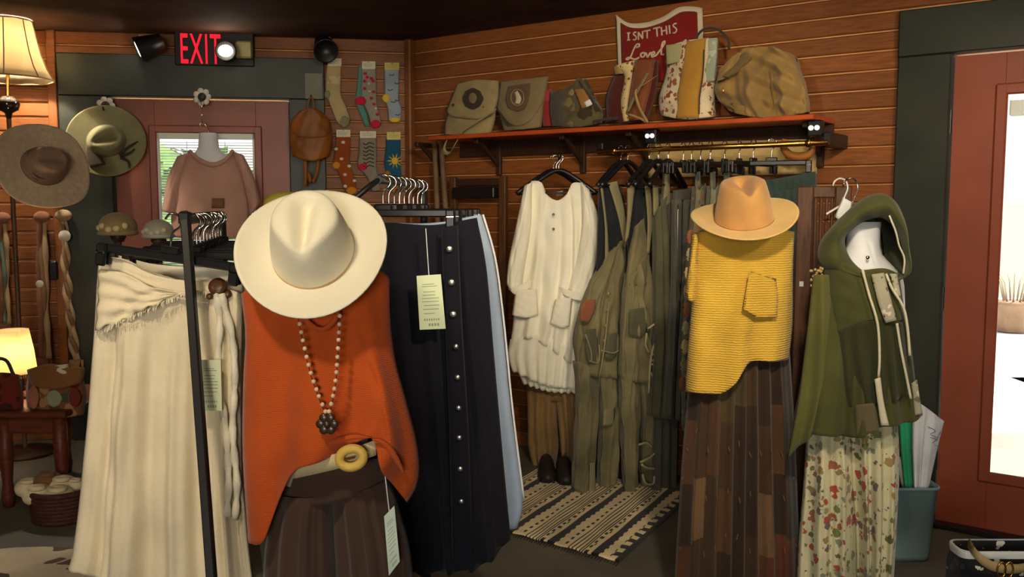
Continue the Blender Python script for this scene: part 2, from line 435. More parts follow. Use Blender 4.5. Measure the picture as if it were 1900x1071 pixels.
def glazed_door(name, pl, op, win, z0, z1, mt, off, blind=False):
    ax = (pl.a, pl.n, Z3); a, b = op[0]+.006, op[1]-.006
    r = root(name, pl.at((a+b)/2, 0.01, off), kind='structure'); H = 2.02
    for p, q, u, v in ((a, win[0], .012, H), (win[1], b, .012, H), (win[0], win[1], .012, z0), (win[0], win[1], z1, H)):
        MB().box(pl.at((p+q)/2, (u+v)/2, off), (q-p, .045, v-u), ax, .0015).build('stile' if v-u > 1.5 else 'rail', mt, r)
    mw = .035; fm = mt
    for p, q, u, v in ((win[0]-mw, win[0]+.012, z0-mw, z1+mw), (win[1]-.012, win[1]+mw, z0-mw, z1+mw), (win[0], win[1], z0-mw, z0+.012), (win[0], win[1], z1-.012, z1+mw)):
        MB().box(pl.at((p+q)/2, (u+v)/2, off+.026), (q-p, .02, v-u), ax, .007).build('window_moulding', fm, r)
    g = MB().box(pl.at((win[0]+win[1])/2, (z0+z1)/2, off), (win[1]-win[0], .006, z1-z0), ax).build('pane', glass, r)
    return r
d1 = glazed_door('door_1', WL, D1, D1W, .25, 1.835, door_red, -.035)
d2 = glazed_door('door_2', WR, D2, D2W, .26, 1.86, door_red, -.03)
ax = (WL.a, WL.n, Z3)
wf = mat('white_window_frame', srgb(225, 228, 222), rough=.5, var=.03)
for p, q, u, v in ((D1W[0], D1W[0]+.022, .25, 1.835), (D1W[1]-.022, D1W[1], .25, 1.835), (D1W[0], D1W[1], 1.79, 1.835)):
    MB().box(WL.at((p+q)/2, (u+v)/2, -.02), (q-p, .03, v-u), ax).build('glazing_frame', wf, d1)
m = MB()
for i in range(60):
    m.box(WL.at((D1W[0]+D1W[1])/2, 1.775-i*.0165, -.075), (D1W[1]-D1W[0]-.03, .016, .002), (WL.a, (WL.n+Z3*-.35).normalized(), (Z3+WL.n*.35).normalized()))
tag(m.build('blind_slats', wf, d1), kind='stuff')
for h in (D1W[0]+.17, D1W[1]-.19):
    MB().tube([WL.at(h, 1.78, -.064), WL.at(h, .8, -.064)], .002, 5).build('blind_cord', wf, d1)
# right door: valance blind at the top of the glass, threshold
ax2 = (WR.a, WR.n, Z3)
MB().box(WR.at((D2W[0]+D2W[1])/2, 1.80, -.075), (D2W[1]-D2W[0]-.02, .03, .07), ax2, .006).build('blind_headrail', wf, d2)
MB().box(WR.at((D2[0]+D2[1])/2, .012, -.03), (D2[1]-D2[0], .16, .02), ax2, .004).build('threshold', black_metal, d2)
for z in (1.75, 1.0, .3):
    MB().tube([WR.at(D2[0]-.002, z-.05, .0), WR.at(D2[0]-.002, z+.05, .0)], .008, 8).build('hinge', black_metal, d2)
# ------------------------------------------------------------------ outside: porch, shrubs
snow = mat('pale_gravel', srgb(228, 226, 218), rough=.9, var=.15, scale=1.5)
gp = MB()
gp.box((2, 10.5, -.17), (34, 9.0, .1)); gp.box((8.9, 4, -.17), (9, 8, .1))
g = gp.build('porch_ground', snow); g['kind'] = 'structure'
leafm = mat('hedge_leaf', srgb(120, 165, 70), rough=.7, var=.35, scale=4)
def bush(c, r, label, n=260):
    rt = root('garden_shrub', V(c), label, 'shrub', 'shrubs outside the doors'); m = MB()
    for i in range(n):
        a, b = random.random()*6.28, math.acos(2*random.random()-1); k = r*(.75+.3*random.random())
        d = V((math.sin(b)*math.cos(a), math.sin(b)*math.sin(a), math.cos(b)*1.15)); p = V(c)+Z3*r*1.1+d*k
        if p.z < 0: continue
        u = V((random.random()-.5, random.random()-.5, random.random()-.5)).normalized(); v = d.cross(u).normalized()*r*.16; u = (d*.4+u).normalized()*r*.2
        m.add([p-u, p+v, p+u, p-v], [(0, 1, 2, 3)])
    tag(m.build('foliage', leafm, rt), kind='stuff')
    MB().ball(V(c)+Z3*r*1.1, (r*.8, r*.8, r*.95), 10, 8).build('inner_growth', leafm, rt)
    MB().tube([V(c)-Z3*.12, V(c)+Z3*r*.5], .04, 6).build('stem', brown_wood, rt)
bush((-2.9, 8.2, 0), .85, 'green leafy shrub seen through the left side of the blinds')
bush((-.9, 8.6, 0), .75, 'green leafy shrub seen through the right side of the blinds')
pt = MB(); po = V((6.0, 10.9, -.12))
r_ = root('stone_planter', po, 'brown stone planter out on the bright porch beyond the glass', 'planter')
MB().lathe([(.16, 0), (.2, .02), (.22, .3), (.25, .33), (.25, .37), (.21, .37)], po, 16).build('bowl', mat('planter_stone', srgb(150, 120, 95), rough=.8), r_, True)
for k in range(9):
    a = k*.7; MB().tube([po+V((.1*math.cos(a), .1*math.sin(a), .35)), po+V((.16*math.cos(a), .16*math.sin(a), .6)), po+V((.26*math.cos(a), .26*math.sin(a), .72))], [.012, .009, .003], 5).build('stalk', mat('dry_grass', srgb(176, 160, 130), rough=.8), r_, True)
# ------------------------------------------------------------------ builders for hats, hangers, tags, forms
def axes(n, front=V((0, -1, 0)), roll=0.0):
    """frame whose z is n and whose y points away from front"""
    n = V(n).normalized(); y = (-front-n*(-front).dot(n))
    y = y.normalized() if y.length > 1e-4 else V((0, 1, 0)); x = y.cross(n).normalized()
    c, s = math.cos(roll), math.sin(roll)
    return (x*c+y*s, y*c-x*s, n)
def hat(name, label, C, ax, R, rc, h, mat_, band=None, bandh=.022, curl=.02, dent=.03, pinch=.18, taper=.78, dip=.0, cat='hat',
        ov=1.1, group=None, brim_wave=0.0, flop=0.0, brim_m=None):
    """felt or straw hat: C centre of the crown base, ax frame (z up through the crown, -y the front)"""
    C = V(C); r = root(name, C, label, cat, group); X, Y, N = ax; seg = 56; rows = []
    def crown(t, a):      # t 0 at base .. 1 at crown centre
        x, y = math.cos(a), math.sin(a)*ov
        if t < .62:
            k = t/.62; rad = rc*(1-(1-taper)*k**1.5); z = h*k
        else:
            k = (t-.62)/.38; rad = rc*taper*(1-k)*1.0; z = h*(1+.03*math.sin(k*math.pi/2))
            if k < .3: z += -h*.03*(1-k/.3)
        px, py = rad*x, rad*y
        top = max(0, (t-.40)/.6); top = min(1, top*1.6)
        fr = max(0, -y/ov)                                            # front side
        z -= dent*top*math.exp(-(px/(rc*.26))**2)*(1 if py < rc*.45 else math.exp(-((py-rc*.45)/(rc*.2))**2))*(1 if t > .55 else (t/.55)**3)
        pk = pinch*fr**1.5*min(1, t/.62)*(abs(x)**.6)*1.3
        px *= 1-pk; 
        return C+X*px+Y*py+N*z
    nb = 12; vs = []
    for i in range(nb+1):
        k = 1-i/nb; rad = rc+(R-rc)*k
        for s in range(seg):
            a = 2*math.pi*s/seg; x, y = math.cos(a), math.sin(a)
            z = curl*k**2*(abs(x)**2.2)-dip*k**1.5*(abs(y)**3)+brim_wave*k*math.sin(3*a+1)-flop*k**1.6
            vs.append(C+X*(rad*x)+Y*(rad*y*(ov if k < .01 else 1+(ov-1)*(1-k*.6)))+N*z)
    nc = 22
    for i in range(1, nc):
        for s in range(seg): vs.append(crown(i/nc, 2*math.pi*s/seg))
    vs.append(crown(1, 0)); n = nb+nc; m = MB()
    fs = [(i*seg+s, i*seg+(s+1) % seg, (i+1)*seg+(s+1) % seg, (i+1)*seg+s) for i in range(n-1) for s in range(seg)]
    fs += [((n-1)*seg+s, (n-1)*seg+(s+1) % seg, len(vs)-1) for s in range(seg)]
    m.add(vs, fs)
    if brim_m: m.m = [1 if i < nb*seg else 0 for i in range(len(fs))]
    m.build('felt_body', [mat_, brim_m] if brim_m else mat_, r, True, .004)
    if band:
        m = MB(); vs = []
        for z in (0.002, bandh*.5, bandh):
            for s in range(seg):
                a = 2*math.pi*s/seg; k = rc*(1-(1-taper)*(z/h)**1.5)+.0035
                vs.append(C+X*(k*math.cos(a))+Y*(k*math.sin(a)*ov)+N*z)
        m.add(vs, [(i*seg+s, i*seg+(s+1) % seg, (i+1)*seg+(s+1) % seg, (i+1)*seg+s) for i in range(2) for s in range(seg)])
        m.build('hat_band', band, r, True, .003)
    return r
HK = [(0, 0, -.075), (0, 0, -.045), (.006, 0, -.03), (.019, 0, -.018), (.021, 0, -.004), (.012, 0, .008), (0, 0, .011), (-.013, 0, .007), (-.02, 0, -.005)]
def hook(r, m=None, sc=1.0):
    """wire hook, its top bend resting over a rail at the root"""
    MB().tube(spline([(x*sc, y, z*sc) for x, y, z in HK], 20), .0030, 7).build('hook', m or chrome, r, True)
def clip_hanger(label, group, w=.36):
    r = root('clip_hanger', (0, 0, 0), label, 'hanger', group); hook(r)
    MB().box((0, 0, -.095), (w, .012, .022), None, .004).build('bar', black, r)
    MB().box((0, 0, -.079), (.05, .014, .02), None, .004).build('collar', black, r)
    for s in (-1, 1):
        c = MB().box((s*(w/2-.012), -.009, -.112), (.026, .012, .055), None, .004); c.box((s*(w/2-.012), .009, -.112), (.026, .010, .05), None, .003)
        c = c.build('clip', black, r)
        MB().tube([(s*(w/2-.012)-.010, -.016, -.105), (s*(w/2-.012)+.010, -.016, -.105)], .0035, 6).build('spring', chrome, c)
    return r
def top_hanger(label, group, w=.40):
    r = root('coat_hanger', (0, 0, 0), label, 'hanger', group); hook(r)
    MB().tube(spline([(-w/2, 0, -.19), (-w*.36, 0, -.15), (-w*.12, 0, -.085), (0, 0, -.07), (w*.12, 0, -.085), (w*.36, 0, -.15), (w/2, 0, -.19)], 22), .012, 8, flat=None).build('shoulders', black, r, True)
    MB().tube([(-w*.46, 0, -.185), (w*.46, 0, -.185)], .005, 6).build('trouser_bar', black, r)
    return r
def tagcard(parent, pl, tl, tr, br, bl, string=None, rows=5, off=.0, m=None):
    """hanging price card: outline in picture order, with lines of small print"""
    poly = [pl.px(*q, off) for q in (tl, tr, br, bl)]
    t = MB().prism(poly, pl.n*.0018).build('price_tag', m or paper, parent)
    def q(u, v):
        a = poly[0].lerp(poly[1], u); b = poly[3].lerp(poly[2], u); return a.lerp(b, v)+pl.n*.0019
    mb = MB()
    for i, v in enumerate([.16, .20, .30, .36, .42, .48, .55, .62, .70]):
        x0, x1 = .15+.1*h2(i, 3), .85-.25*h2(i, 5)
        mb.add([q(x0, v), q(x1, v), q(x1, v+.014), q(x0, v+.014)], [(0, 1, 2, 3)])
    for i in range(7):
        u = .2+i*.09; mb.add([q(u, .80), q(u+.05, .80), q(u+.05, .84), q(u, .84)], [(0, 1, 2, 3)])
    for i in range(4):
        u = .36+i*.11; mb.add([q(u, .89), q(u+.07, .89), q(u+.07, .94), q(u, .94)], [(0, 1, 2, 3)])
    mb.build('print', ink, t)
    if string: MB().tube([pl.px(*s, off=(off+.001)) for s in string], .0012, 5).build('string', white_pl, t)
    return t
def stand(name, label, x, y, top, group=None, rad=.15, m=None):
    """floor stand with a weighted disc foot and a pole"""
    r = root(name, (x, y, 0), label, 'stand', group); m = m or black_metal
    MB().lathe([(rad, .001), (rad, .014), (rad*.9, .02), (.03, .028), (.03, .05)], (x, y, 0), 24).build('foot', m, r, True)
    MB().tube([(x, y, .03), (x, y, top)], .012, 10).build('pole', m, r)
    MB().lathe([(.02, top-.03), (.03, top-.01), (.02, top+.01)], (x, y, 0), 12).build('cap', m, r, True)
    return r
def torso(name, label, c, zs, m, yaw=0.0, group=None, pole_to=None):
    """display torso: c=(x,y), zs list of (z, halfwidth, halfdepth) from hip to neck top"""
    r = root(name, (c[0], c[1], pole_to if pole_to is not None else zs[0][0]), label, 'mannequin', group)
    seg = 28; vs = []; cy, sy = math.cos(yaw), math.sin(yaw); n = 26
    zz = [poly_at(zs, i/(n-1)) for i in range(n)]
    for z, a, b in zz:
        for k in range(seg):
            t = 2*math.pi*k/seg; x, y = a*math.copysign(abs(math.cos(t))**.85, math.cos(t)), b*math.sin(t)
            vs.append(V((c[0]+x*cy-y*sy, c[1]+x*sy+y*cy, z)))
    mb = MB(); mb.add(vs, [(i*seg+k, i*seg+(k+1) % seg, (i+1)*seg+(k+1) % seg, (i+1)*seg+k) for i in range(n-1) for k in range(seg)]+[list(range(seg))[::-1], [(n-1)*seg+k for k in range(seg)]])
    mb.build('torso', m, r, True)
    if pole_to is not None:
        MB().tube([(c[0], c[1], pole_to+.02), (c[0], c[1], zs[0][0]+.05)], .014, 10).build('pole', black_metal, r)
        MB().lathe([(.16, pole_to+.001), (.16, pole_to+.015), (.03, pole_to+.03)], (c[0], c[1], 0), 24).build('foot', black_metal, r, True)
    return r
def hl(sz, wd=.18, dp=.1, sh=.35):
    """torso profile: waist sz.. shoulder"""
    return sz

# ------------------------------------------------------------------ left rack with the linen skirts
linen = fabric('natural_linen', (236, 222, 192), bump=.5, bscale=420, var=.07)
linen2 = fabric('pale_linen', (238, 230, 208), bump=.5, bscale=420, var=.05)
Zs = 2.30
rA = V(P(344, 412, 2.20)); rA.z = 1.362; rB = V(P(412, 400, 3.10)); rB.z = 1.362
rack = root('garment_rack', (rA.x, rA.y, 0), 'black metal rack holding the linen skirts, its front post crossing them', 'rack')
fb = FL(398, 1130); fb = V((P(392, 1071, 1.98)))
dirp = (fb-rA); foot = rA+dirp*(rA.z-.0)/(-dirp.z)*1.0; foot.z = 0.016
MB().box((rA+foot)/2+V((0, 0, .012)), (.021, .021, (foot-rA).length+.02), axes((rA-foot).normalized()), .003).build('front_post', black_metal, rack)
MB().box(rA+V((0, 0, .006)), (.027, .027, .03), None, .004).build('post_cap', black_metal, rack)
MB().tube([rA, rB], .011, 12).build('rail', black_metal, rack)
MB().tube([rB, V((rB.x-.02, rB.y+.12, .015))], .013, 10).build('rear_post', black_metal, rack)
MB().box((foot.x, foot.y, .016), (.5, .03, .03), None, .004).build('front_foot', black_metal, rack)
MB().box((rB.x-.02, rB.y+.12, .016), (.5, .03, .03), None, .004).build('rear_foot', black_metal, rack)
proto = clip_hanger('black clip hanger with chrome hook on the linen skirt rack', 'hangers on the linen skirt rack', .36)
n = 11; rail_u = (rB-rA)
for i in range(n):
    k = .05+.88*i/(n-1); p = rA+rail_u*k+V((0, 0, .0035))
    o = proto if i == 0 else copy_tree(proto)
    o['label'] = ['first','second','third','fourth','fifth','sixth','seventh','eighth','ninth','tenth','eleventh'][i]+' black clip hanger from the front post of the linen skirt rack'
    o.location = p; o.rotation_euler = (0, 0, math.radians([-6, -3, 9, -8, 14, 2, -6, 10, -12, 5, 0][i]))
proto.rotation_euler = (0, math.radians(8), math.radians(-6)); proto.location += V((-.022, -.035, .002)); proto['label'] = 'frontmost black clip hanger, clipped to the natural linen skirt'
pl = FP(320, Zs, 4)
sk = root('linen_skirt', pl.px(315, 1130), 'natural linen wrap skirt clipped nearest the front of the left rack', 'skirt', 'linen skirts on the left rack')
cloth('skirt_body', [(183, 482), (215, 480), (260, 512), (330, 528), (400, 528), (455, 526)],
      [(183, 482), (176, 600), (166, 740), (152, 900), (136, 1030), (128, 1050)], [(455, 526), (452, 600), (450, 720), (452, 860), (462, 980), (474, 1090)],
      [(128, 1050), (165, 1078), (215, 1120), (330, 1150), (420, 1140), (474, 1090)], pl, .07, linen, sk, nu=70, nv=50,
      folds=[(4, .028, .6, .8), (11, .008, 2.0, .8)], wrinkle=.008, hem=3, topd=.45)
cloth('waistband', [(186, 478), (225, 482), (280, 508), (340, 520), (452, 520)], [(186, 478), (184, 500)], [(452, 520), (452, 548)],
      [(184, 500), (222, 503), (280, 532), (340, 545), (452, 548)], pl, .045, linen, sk, nu=50, nv=6, off=.006, wrinkle=.002)
cloth('hip_flap', [(184, 500), (230, 508), (290, 535), (350, 545), (420, 545)], [(184, 500), (180, 612)], [(420, 545), (418, 556)],
      [(180, 612), (215, 598), (262, 578), (320, 552), (370, 540), (418, 556)], pl, .05, linen, sk, nu=50, nv=16, off=.018, sheet=True, wrinkle=.008, hem=3, folds=[(3, .010, 1, .5)])
m = MB()
for i in range(70):
    p = poly_at([(181, 612), (215, 598), (262, 578), (320, 552), (370, 541), (400, 545)], i/69)
    q = pl.px(*p, off=(.018+.05*max(0, 1-abs(2*i/100-1)**2.2)**.45+.003)); m.tube([q, q+V(((h2(i)-.5)*.01, -.004, -.006-.010*h2(i, 1)))], .0012, 4)
tag(m.build('frayed_edge', linen2, sk), kind='stuff')
cloth('wrap_panel', [(388, 545), (420, 538), (452, 545)], [(388, 545), (382, 700), (382, 860), (388, 1000), (392, 1100)], [(452, 545), (450, 700), (452, 860), (462, 980), (474, 1085)],
      [(392, 1100), (430, 1120), (474, 1085)], pl, .045, linen, sk, nu=30, nv=40, off=.028, sheet=True, folds=[(2.5, .014, 0, .4), (5, .005, 1, .6)], wrinkle=.003)
for k, pts in enumerate(([(402, 545), (408, 600), (404, 700), (418, 790), (424, 880), (422, 960)], [(410, 545), (430, 620), (436, 700), (432, 800), (440, 900), (436, 965)])):
    path = [pl.px(*poly_at(pts, i/30), off=(.085+.006*math.sin(i*1.3+k))) for i in range(31)]
    MB().tube(path, [.006+.0045*abs(math.sin(i*.9+k)) for i in range(31)], 7).build('fringe_tie', linen2, sk, True)
coco = mat('coconut_button', srgb(82, 48, 28), rough=.35)
for (bx, by, br) in ((404, 532, 17), (389, 551, 6), (421, 546, 9)):
    MB().lathe([(br/F*Zs, 0), (br/F*Zs*.95, .005), (br/F*Zs*.4, .007)], pl.px(bx, by, off=.075), 18, axes(pl.n+V((0, 0, .6)))).build('coconut_button', coco, sk, True)
tagcard(sk, pl, (370, 668), (410, 668), (412, 762), (371, 762), off=.115)
pl2 = FP(330, 2.52, 0)
s2 = root('linen_skirt', pl2.px(340, 1120), 'paler linen skirt hanging just behind the front one, its edge showing at the right', 'skirt', 'linen skirts on the left rack')
cloth('skirt_body', [(215, 500), (300, 520), (455, 522)], [(215, 500), (205, 700), (190, 900), (178, 1080)], [(455, 522), (458, 700), (468, 880), (486, 1040), (490, 1090)],
      [(178, 1080), (330, 1110), (490, 1090)], pl2, .06, linen2, s2, nu=50, nv=36, folds=[(5, .02, 0, .8)], wrinkle=.002)
cloth('waistband', [(220, 474), (300, 492), (450, 498)], [(220, 474), (215, 505)], [(450, 498), (455, 526)], [(215, 505), (300, 525), (455, 526)], pl2, .04, linen2, s2, nu=30, nv=5)

# ------------------------------------------------------------------ right rack with the navy skirt
Zn = 2.55
nA = V(P(702, 335, 2.50)); nA.z = 1.468; nB = V(P(786, 338, 3.2)); nB.z = 1.468
rk = root('garment_rack', (nA.x, nA.y, 0), 'black metal rack behind the white hat, carrying the navy skirt', 'rack')
a0 = V(P(640, 400, 2.44))
MB().tube([nA, nB], .011, 12).build('rail', black_metal, rk)
MB().tube(spline([nA+(nB-nA)*.01, P(690, 340, 2.49), P(668, 364, 2.46), a0, (a0.x, a0.y, 1.1), (a0.x, a0.y, .02)], 30), .008, 10).build('front_post', black_metal, rk, True)
MB().tube([(nB.x, nB.y, nB.z+.004), (nB.x, nB.y, .02)], .014, 10).build('rear_post', black_metal, rk)
for q in (a0, nB): MB().box((q.x, q.y, .016), (.4, .03, .03), None, .004).build('foot', black_metal, rk)
proto = clip_hanger('black clip hanger with chrome hook on the navy skirt rack', 'hangers on the navy skirt rack', .40)
n = 9
for i in range(n):
    k = .08+.86*i/(n-1); o = proto if i == 0 else copy_tree(proto)
    o['label'] = ['first','second','third','fourth','fifth','sixth','seventh','eighth','ninth','tenth','eleventh'][i]+' black clip hanger from the front on the navy skirt rack'
    o.location = nA+(nB-nA)*k+V((0, 0, .0035)); o.rotation_euler = (0, 0, math.radians([-3, 6, -9, 12, -4, 8, -13, 5, 0][i]))
navy = fabric('navy_wool', (24, 24, 34), bump=.25, var=.1, sheen=.05)
lblue = fabric('light_blue_linen', (158, 176, 205), bump=.3, var=.06)
pl = FP(760, Zn+.03, -3)
sk = root('navy_skirt', pl.px(800, 1060), 'long navy skirt with a row of silver buttons, price tag on its front', 'skirt')
cloth('skirt_body', [(632, 418), (720, 414), (800, 418), (885, 404)], [(632, 418), (640, 600), (655, 800), (668, 1075)], [(885, 404), (903, 500), (917, 660), (932, 830), (948, 1000)],
      [(668, 1075), (770, 1066), (840, 1064), (900, 1050), (948, 1002)], pl, .075, navy, sk, nu=64, nv=44, folds=[(6, .02, .4, .8), (13, .004, 1, 1)], topd=.5, wrinkle=.0015)
cloth('button_placket', [(818, 422), (850, 418)], [(818, 422), (824, 600), (832, 800), (838, 1062)], [(850, 418), (858, 600), (870, 800), (880, 1056)], [(838, 1062), (880, 1056)], pl, .02, navy, sk, nu=8, nv=40, off=.072, sheet=True)
silver = mat('silver_button', srgb(205, 205, 200), rough=.3, metal=.9)
for bx, by, br in ((834, 462, 6), (838, 524, 6), (841, 583, 6), (846, 643, 5), (849, 700, 5), (851, 757, 5), (852, 812, 5), (854, 870, 5), (856, 930, 5)):
    MB().lathe([(br/F*Zn, 0), (br/F*Zn, .003), (br/F*Zn*.6, .005)], pl.px(bx, by, off=.098), 14, axes(pl.n)).build('button', silver, sk, True)
tagcard(sk, pl, (773, 512), (818, 509), (827, 610), (779, 612), string=[(790, 424), (796, 514)], off=.104)
pl2 = FP(800, 2.82, -3)
s2 = root('light_blue_skirt', pl2.px(820, 990), 'light blue skirt hanging behind the navy skirt, its edge showing at the right', 'skirt')
cloth('skirt_body', [(680, 412), (800, 414), (893, 398)], [(680, 412), (690, 700), (705, 985)], [(893, 398), (916, 480), (932, 600), (948, 760), (970, 925), (960, 980)], [(705, 985), (840, 1010), (960, 980)],
      pl2, .06, lblue, s2, nu=50, nv=40, folds=[(5, .018, 2, .7)], topd=.5, wrinkle=.002)
MB().tube([pl2.px(*poly_at([(896, 398), (919, 480), (935, 600), (951, 760), (972, 925)], i/20), off=.004) for i in range(21)], .0035, 6).build('white_piping', white_pl, s2, True)

# ------------------------------------------------------------------ mannequin with the orange top
form_w = mat('white_form_plastic', srgb(222, 224, 230), rough=.45, var=.03)
form_b = fabric('cream_form_jersey', (215, 200, 170))
Zo = 2.12
c = P(592, 535, Zo+.03)
def Zat(py, Z): return P(950, py, Z).z
torso('dress_form', 'dress form wearing the orange sleeveless top', (c.x, c.y), [(Zat(900, Zo), .10, .06), (Zat(820, Zo), .11, .065), (Zat(700, Zo), .13, .075), (Zat(600, Zo), .14, .07), (Zat(535, Zo), .13, .055), (Zat(510, Zo), .09, .055), (Zat(495, Zo), .052, .05), (Zat(455, Zo), .05, .048)], form_b, pole_to=0)
pl = FP(600, Zo, 0)
orange = ribbed('burnt_orange_gauze', (194, 84, 32), 70, 2, .18)
tp = root('orange_top', pl.px(600, 1000), 'burnt orange sleeveless top with a handkerchief hem under the white hat', 'top')
cloth('top_body', [(447, 545), (480, 524), (520, 512), (590, 522), (660, 508), (700, 505), (723, 518)],
      [(447, 545), (455, 620), (452, 700), (450, 800), (454, 900), (462, 1006)], [(723, 518), (724, 590), (734, 670), (754, 745), (772, 815), (778, 870), (772, 905), (756, 934)],
      [(462, 1006), (490, 1002), (512, 935), (548, 872), (610, 850), (655, 826), (690, 812), (708, 860), (730, 905), (756, 934)], pl, .125, orange, tp, nu=80, nv=60,
      folds=[(2.2, .022, 2.2, 1.2), (5, .008, .4, 1.5)], wrinkle=.004, topd=.55, botd=.8)
MB().tube([pl.px(*poly_at([(560, 560), (565, 590), (595, 612), (622, 592), (628, 560)], i/16), off=(.09+.02*math.sin(i/16*3.14))) for i in range(17)], .006, 6).build('neck_binding', orange, tp, True)
# gathered tuck at the right
for k, pts in enumerate(([(690, 815), (712, 822), (732, 846), (750, 880)], [(688, 812), (650, 812), (610, 824), (560, 846)])):
    MB().tube([pl.px(*poly_at(pts, i/18), off=(.092+.018*(1-i/18))) for i in range(19)], [.001+.006*math.sin(math.pi*i/18)**.7 for i in range(19)], 8).build('gather', orange, tp, True)
brown_t = fabric('dark_brown_suiting', (74, 54, 46), bump=.2, var=.08)
plt_ = FP(620, Zo+.05, 0)
tr = root('brown_trousers', plt_.px(625, 1250), 'dark brown pleated trousers below the orange top', 'trousers')
cloth('waist', [(520, 884), (610, 872), (712, 852)], [(520, 884), (512, 940)], [(712, 848), (722, 900)], [(512, 940), (615, 935), (722, 900)], plt_, .10, brown_t, tr, nu=40, nv=8)
cloth('leg', [(512, 920), (560, 925), (622, 920)], [(512, 920), (498, 980), (488, 1071), (478, 1400)], [(622, 920), (624, 1000), (628, 1100), (620, 1400)], [(478, 1400), (550, 1405), (620, 1400)], plt_, .095, brown_t, tr, nu=44, nv=30, folds=[(4, .011, 0, .3), (9, .003, 0, .2)], off=.004)
cloth('leg', [(612, 920), (660, 915), (722, 890)], [(612, 920), (616, 1000), (622, 1100), (634, 1400)], [(722, 890), (745, 960), (766, 1060), (790, 1400)], [(634, 1400), (710, 1405), (790, 1400)], plt_, .095, brown_t, tr, nu=44, nv=30, folds=[(4, .011, 2, .3), (9, .003, 1, .2)], off=.002)
tagcard(tr, FP(725, Zo-.06, -12), (713, 958), (732, 938), (742, 1042), (722, 1068), string=[(714, 878), (722, 948)], m=mat('pale_blue_tag', srgb(198, 215, 205), rough=.8))
# belt
beltm = mat('cream_belt', srgb(205, 186, 145), rough=.6, bump=.3, bscale=400)
bt = root('belt', plt_.px(620, 870), 'cream woven belt with an oval straw-yellow buckle', 'belt')
bs = []
pb = pl.moved(.0)
for i in range(25):
    x, y = poly_at([(545, 874), (590, 864), (645, 850), (698, 830)], i/24); bs.append(pb.px(x, y, off=(.072+.022*math.sin(math.pi*i/24))))
MB().ribbon(bs, Z3*.036, .004, pb.n).build('strap', beltm, bt, True)
bc = pb.px(652, 850, off=.108); bu = (pb.a+Z3*.25).normalized(); bv = Z3-bu*Z3.dot(bu); bv.normalize()
straw_y = mat('straw_buckle', srgb(212, 176, 88), rough=.45, bump=.3, bscale=150)
MB().tube([bc+bu*(.027*math.cos(t))+bv*(.021*math.sin(t)) for t in [2*math.pi*i/36 for i in range(36)]], .011, 10, closed=True).build('buckle', straw_y, bt, True)
MB().tube([bc-bu*.031, bc+bu*.008+pb.n*.004], .0025, 6).build('prong', brass, bt)
# necklace
bead = mat('ivory_bead', srgb(235, 200, 170), rough=.35)
nk = root('bead_necklace', pl.px(607, 790, off=.14), 'ivory bead necklace with a dark flower pendant on the orange top', 'necklace')
bm_ = None
def bulge(px, py): 
    return .132 if py > 600 else .132-.0004*(600-py)
paths = ([(548, 560), (560, 625), (575, 690), (592, 740), (604, 768)], [(632, 560), (628, 640), (624, 700), (618, 740), (611, 768)])
cord = []
for pts in paths:
    for i in range(15):
        x, y = poly_at(pts, i/14); q = pl.px(x, y, bulge(x, y))
        if bm_ is None: bm_ = MB().ball(V((0, 0, 0)), .0052, 10, 8).build('bead', bead, None, True); o = bm_
        else: o = bm_.copy(); COL.objects.link(o)
        o.parent = nk; o.location = q-nk.location
    MB().tube([pl.px(*poly_at(pts, i/14), bulge(*poly_at(pts, i/14))) for i in range(15)], .0012, 5).build('cord', brown_wood, nk)
pend = mat('dark_pendant', srgb(62, 44, 34), rough=.3, spec=.6)
pc = pl.px(607, 787, off=.138)
for k in range(6):
    t = k*math.pi/3; MB().ball(pc+pl.a*(.015*math.cos(t))+Z3*(.015*math.sin(t)), (.0105, .0045, .0105), 12, 8).build('petal', pend, nk, True)
MB().ball(pc+pl.n*.003, (.008, .006, .008), 12, 8).build('centre', pend, nk, True)
# white hat
felt_w = mat('white_felt', srgb(240, 232, 208), rough=.9, var=.03, bump=.15, bscale=300, sheen=.2)
band_c = mat('tan_hat_band', srgb(222, 180, 128), rough=.7)
hat('rancher_hat', 'white felt wide-brim hat tipped forward over the orange top', P(581, 468, Zo-.075), axes(V((.02, -math.cos(math.radians(39)), math.sin(math.radians(39)))), roll=.06), .168, .088, .125, felt_w, band_c, bandh=.010, curl=.03, dent=.035, pinch=.26, taper=.74, ov=1.12)
# ------------------------------------------------------------------ mannequin with the yellow top
Zy = 2.95
c = P(1375, 535, Zy+.02)
torso('dress_form', 'dress form wearing the mustard top and tan hat', (c.x, c.y), [(Zat(650, Zy), .09, .03), (Zat(630, Zy), .115, .045), (Zat(560, Zy), .13, .06), (Zat(480, Zy), .13, .06), (Zat(445, Zy), .12, .05), (Zat(428, Zy), .08, .055), (Zat(418, Zy), .052, .05), (Zat(395, Zy), .05, .048)], form_b, pole_to=0)
must = ribbed('mustard_crinkle', (216, 174, 66), 42, 2, .5)
pl = FP(1375, Zy, 0)
tp = root('mustard_top', pl.px(1370, 730), 'mustard yellow crinkled top with a chest pocket below the tan hat', 'top')
cloth('top_body', [(1292, 432), (1330, 422), (1375, 428), (1430, 424), (1474, 430)], [(1292, 432), (1288, 500), (1282, 580), (1276, 650), (1271, 726)], [(1474, 430), (1472, 500), (1471, 600), (1464, 668)],
      [(1271, 726), (1300, 730), (1338, 732), (1362, 712), (1392, 674), (1430, 671), (1464, 668)], pl, .11, must, tp, nu=60, nv=44, folds=[(2.5, .012, 1, 1.2)], wrinkle=.003, topd=.6)
